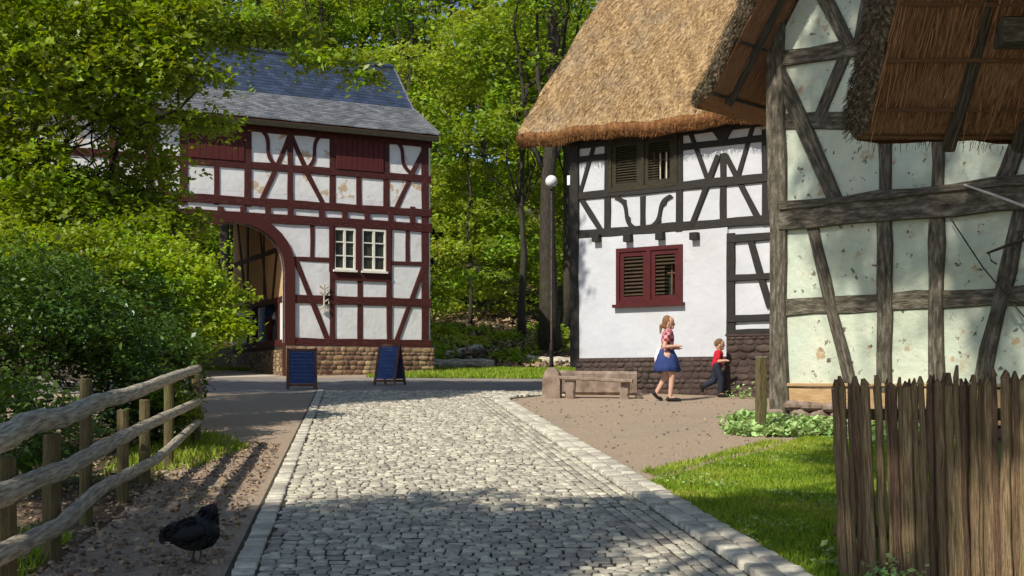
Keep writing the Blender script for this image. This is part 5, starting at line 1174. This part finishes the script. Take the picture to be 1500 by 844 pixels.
# forest: single trees one can tell apart by their trunks in the gap, then the wood behind
def trunkbase(u, y): x = (u - 750) / F * y; return (x, y, gz(x, y))
FT = [('tree', 'thick dark trunk left of the lamp post between the two houses', 806, 44.5, 17, .36, 0), ('tree', 'second dark trunk close behind the thatched house corner', 829, 49, 16, .24, 1),
      ('tree', 'thin straight trunk in the middle of the gap between the houses', 764, 47, 14, .15, 2), ('tree', 'slender young tree with low branches beside the gatehouse corner', 688, 50, 11, .09, 3),
      ('tree', 'tree rising behind the right end of the slate roof', 600, 53, 17, .22, 4), ('tree', 'tree with a broad crown behind the middle of the slate roof', 470, 54, 18, .25, 5),
      ('tree', 'yellow-green tree behind the left part of the slate roof', 330, 50, 16, .24, 6), ('tree', 'tree at the far left behind the gatehouse', 160, 48, 16, .24, 7)]
for nm, lab, u, y, h, rad, sd_ in FT:
    b = trunkbase(u, y); rg = random.Random(sd_ + 50); bl = []
    lo = 8.5 if u > 750 else (2.2 if u > 620 else 7)
    for k in range(9): z = lerp(lo, h, k / 8); r_ = lerp(2.2, 1.3, k / 8) * rg.uniform(.8, 1.2); bl.append((b[0] + rg.uniform(-2, 2), b[1] + rg.uniform(-1.5, 1.5) + .5, b[2] + z, r_ * 1.2, r_, .55))
    tree('woodland_tree', lab, 'tree', b, h, rad, bl, 520, 18, .75, .24, 'leaf_far', 50 + sd_, limbs=16, shell=.1, group='trees at the edge of the wood', gap=.8)
rg = random.Random(77); bl = []
for k in range(210):
    y = rg.uniform(55, 74); x = rg.uniform(-32, 17) * y / 62; z = gz(x, y) + rg.uniform(.5, 23); bl.append((x, y, z, rg.uniform(1.6, 3.2), rg.uniform(1.4, 2.6), rg.uniform(.5, 1.0)))
P, C, rv = sprays(bl, 13000, 20, 1.0, 90, shell=.1, flat=.14); leafmesh('woodland_foliage', P, .34, M['leaf_far'], seed=90, rv=rv)
wd = bpy.data.objects['woodland_foliage']; wd['kind'] = 'stuff'
rg2 = random.Random(78); bl = []
for k in range(70):
    y = rg2.uniform(45.5, 56); x = rg2.uniform(-6, 7)
    if x / y > -.012: y += 6
    z = gz(x, y) + rg2.uniform(.5, 6.5); bl.append((x, y, z, rg2.uniform(.8, 1.7), rg2.uniform(.8, 1.4), rg2.uniform(.2, .45)))
P, C, rv = sprays(bl, 1500, 18, .7, 91, shell=.1, flat=.1); P2, C2, rv2 = sprays([(rg2.uniform(-4, 4.5), rg2.uniform(41.8, 49), 0, .6, .5, .22) for _ in range(46)], 700, 14, .3, 95, shell=.1, flat=.2); P2[:, 2] += np.array([gz(a, b) + .15 for a, b in P2[:, :2]]); P = np.concatenate([P, P2]); rv = np.concatenate([rv, rv2]); leafmesh('undergrowth', P, .19, M['leaf_far'], seed=91, rv=rv, kind='stuff')
rg2 = random.Random(79); bl = []
for k in range(170):
    y = rg2.uniform(76, 92); x = rg2.uniform(-48, 28); z = gz(x, y) + rg2.uniform(.5, 34); bl.append((x, y, z, 4, 3, 1.8))
P, C, rv = sprays(bl, 9000, 18, 1.6, 92, shell=.1, flat=.2); leafmesh('distant_woodland', P, .66, M['leaf_far'], seed=92, rv=rv, kind='stuff')
mb = MB(); rg2 = random.Random(80)
for k in range(30):
    y = rg2.uniform(56, 74); x = rg2.uniform(-26, 14); r_ = rg2.uniform(.08, .26); b = Vector((x, y, gz(x, y) - .3)); mb.tube(wiggle(b, b + Vector((rg2.uniform(-1.5, 1.5), 0, rg2.uniform(12, 22))), 5, .25, rg2), [r_ * (1 - .14 * i) for i in range(6)], 7)
mb.build('distant_trunks', M['bark'], smooth=True)['kind'] = 'stuff'

# logs and rocks on the bank
for i, (lab, u0, v0, d0, u1, v1, d1, r_) in enumerate((('long fallen log at the foot of the bank beside the gatehouse corner', 636, 519, 41.6, 722, 531, 41.2, .20),
        ('fallen log lying higher on the bank under the young trees', 650, 500, 43.5, 705, 491, 44.5, .15), ('short mossy log in front of the thick dark trunk', 772, 512, 42.6, 842, 516, 42.2, .18))):
    a, b = Vector(at(u0, v0, d0)), Vector(at(u1, v1, d1)); a.z = gz(a.x, a.y) + r_ * .7; b.z = gz(b.x, b.y) + r_ * .7
    mb = MB(); mb.tube(wiggle(a, b, 6, .05, random.Random(i)), [r_ * random.uniform(.85, 1.1) for _ in range(7)], 10, jit=.06); o = mb.build('fallen_log', M['rail_wood'], smooth=False); tag(o, lab, 'log', 'logs on the bank')
mb = MB(); rg = random.Random(4)
for i in range(45):
    x, y = rg.uniform(-3.2, 3.4), rg.uniform(41.2, 49); mb.ball((x, y, gz(x, y) + .06), rg.uniform(.06, .22), rg.uniform(1, 1.8), 1, rg.uniform(.4, .8), 7, 5, rr=rg.random())
mb.build('bank_rubble', M['litter'], smooth=False)['kind'] = 'stuff'

rg = np.random.default_rng(14); n = 5200; x = rg.uniform(-4.5, 5, n); y = rg.uniform(41.1, 54, n); P = np.column_stack([x, y, np.array([gz(a, b) for a, b in zip(x, y)]) + rg.uniform(.02, .22, n)])
leafmesh('bank_litter', P, .20, M['litter'], seed=15, kind='stuff', aspect=.6)
# lawn blades
def blades(name, polys, n, h, m, seed, zoff=.008):
    rg = np.random.default_rng(seed); pts = []
    for poly, k in polys:
        xs = [p[0] for p in poly]; ys = [p[1] for p in poly]; got = 0
        while got < k:
            x, y = rg.uniform(min(xs), max(xs)), rg.uniform(min(ys), max(ys))
            if inside(poly, x, y): pts.append((x, y)); got += 1
    P = np.array(pts); n = len(P); a = rg.uniform(0, 6.28, n); hh = h * rg.uniform(.5, 1.3, n) * (1 + .25 * np.sin(P[:, 0] * 3) * np.sin(P[:, 1] * 2.3)); w = .004 + .0004 * P[:, 1]
    B = np.column_stack([P, SL * P[:, 1] + zoff]); sx = np.column_stack([np.cos(a), np.sin(a), np.zeros(n)]) * w[:, None]
    T_ = B + np.column_stack([rg.normal(0, .4, n) * hh, rg.normal(0, .4, n) * hh, hh])
    V = np.stack([B - sx, B + sx, T_], 1).reshape(-1, 3); me = bpy.data.meshes.new(name); me.vertices.add(3 * n); me.vertices.foreach_set('co', V.reshape(-1).astype(np.float32))
    me.loops.add(3 * n); me.loops.foreach_set('vertex_index', np.arange(3 * n, dtype=np.int32)); me.polygons.add(n)
    me.polygons.foreach_set('loop_start', np.arange(n, dtype=np.int32) * 3); me.polygons.foreach_set('loop_total', np.full(n, 3, np.int32))
    at_ = me.attributes.new('rnd', 'FLOAT', 'FACE'); at_.data.foreach_set('value', rg.uniform(0, 1, n).astype(np.float32)); me.materials.append(m); me.update(calc_edges=True)
    o = bpy.data.objects.new(name, me); COL.objects.link(o); o['kind'] = 'stuff'; return o
near_lawn = [(x + .02, y) for x, y in grass_poly[:-3]] + [(4.9, 17.4), (5.2, 14), (4.4, 7), (3, 6)]
blades('grass', [(near_lawn, 95000)], 0, .042, M['grass'], 5)
edge = [(xr(y) - .07, y) for y in np.linspace(6.5, 12.1, 20)] + [(xr(y) + .05, y) for y in np.linspace(12.1, 6.5, 20)]
blades('edge_grass', [(edge, 1500), ([(1.5, 12.4), (2.2, 13.8), (3.0, 15.0), (3.6, 16.2), (3.3, 16.2), (2.2, 14.2), (1.35, 12.9)], 1300)], 0, .045, M['grass'], 15)
rg = np.random.default_rng(31); q_ = [(x, y) for x, y in zip(rg.uniform(.9, 4.4, 9000), rg.uniform(7, 17.5, 9000)) if inside(near_lawn, x, y) and math.sin(x * 2.3 + 1) * math.sin(y * 1.9) + .5 * math.sin(x * 5 + y * 3) > .45]
P = np.array([(x, y, SL * y + .035) for x, y in q_]); leafmesh('clover', P, .034, M['leaf_cover'], nrm=np.tile([0, 0, 1.], (len(P), 1)), seed=12, kind='stuff', aspect=.9)
blades('verge_grass', [(verge_poly, 26000)], 0, .10, M['grass'], 6)
blades('grass_tufts', [([(-3.4, 13.2), (-3.3, 15.5), (-4.2, 17.3), (-5, 17), (-4.2, 12.5)], 2600), ([(-2.9, 7), (-3.2, 9), (-4.6, 9), (-4.6, 7)], 2500)], 0, .09, M['grass'], 7)
# leaf litter and pebbles near the hen
rg = np.random.default_rng(3); n = 4600; y = rg.uniform(6.6, 16, n); x = np.array([fx(v) for v in y]) + rg.uniform(-1.8, 1.1, n) * 1.0; P = np.column_stack([x, y, SL * y + .02])
P = P[[x_ < xl(y_) - .02 for x_, y_ in zip(x, y)]]
leafmesh('leaf_litter', P,   .05, M['litter'], nrm=np.tile([0, 0, 1.], (len(P), 1)), seed=3, kind='stuff', aspect=.7)
q = []; rg_ = random.Random(9)
for i in range(650):
    y_ = 6.6 + 9.5 * rg_.random() ** 1.6; x_ = lerp(fx(y_) - .1, xl(y_) - .06, rg_.random()); r_ = rg_.uniform(.006, .024) if rg_.random() < .9 else rg_.uniform(.024, .04); q.append((x_, y_, r_, r_ * rg_.uniform(.6, 1), rg_.uniform(0, 3), 0))
for i in range(350):
    y_ = rg_.uniform(12.5, 25); x_ = lerp(xr(y_) + .05, 5.5, rg_.random()); 
    if not inside(grass_poly, x_, y_): r_ = rg_.uniform(.008, .022); q.append((x_, y_, r_, r_ * .8, rg_.uniform(0, 3), 0))
stones('pebbles', q, M['pebble'], h=.022, kind='stuff', seed=12)
# ground cover by the gable foot, and small plants
rg = np.random.default_rng(8); C = []
for i in range(900):
    s_ = rg.uniform(-.4, 2.8); o_ = rg.uniform(.42 if s_ > .1 else .2, 1.5 + .3 * math.sin(s_ * 3) if s_ > .1 else .95); p = NF.pt(s_, 0, o_); C.append((p.x, p.y, SL * p.y + rg.uniform(.03, .20) * (1 if o_ < .9 else .6)))
C = np.array(C); P = np.repeat(C, 9, 0) + rg.normal(0, .045, (len(C) * 9, 3)) * [1, 1, .7]; leafmesh('ground_cover', P, .10, M['leaf_cover'], seed=8, kind='stuff', aspect=.6, up=.5)
for lab, c, n, sp, lf in (('small leafy weed at the foot of the mossy stone corner', gp(1085, 584), 60, .16, .09), ('leafy weed growing at the left end of the pale fence', gp(1246, 838) + Vector((0, .05, 0)), 130, .10, .06),
                          ('leafy weed growing in front of the pale fence', PL.pt(.28, SL * 7.4, .12), 90, .08, .05)):
    P = np.array(c)[None] + np.abs(rg.normal(0, 1, (n, 3))) * [0, 0, sp * .8] + rg.normal(0, sp, (n, 3)) * [1, .6, 0] + [0, 0, .02]; t = thing('weed', lab, 'plant', tuple(c)); leafmesh('foliage', P, lf, M['leaf_cover'], t, seed=4, up=.5)
    mb = MB(); [mb.tube([Vector(c), Vector(P[i * 7])], [.006, .003], 5) for i in range(6)]; mb.build('stem', M['leaf_cover'], t)
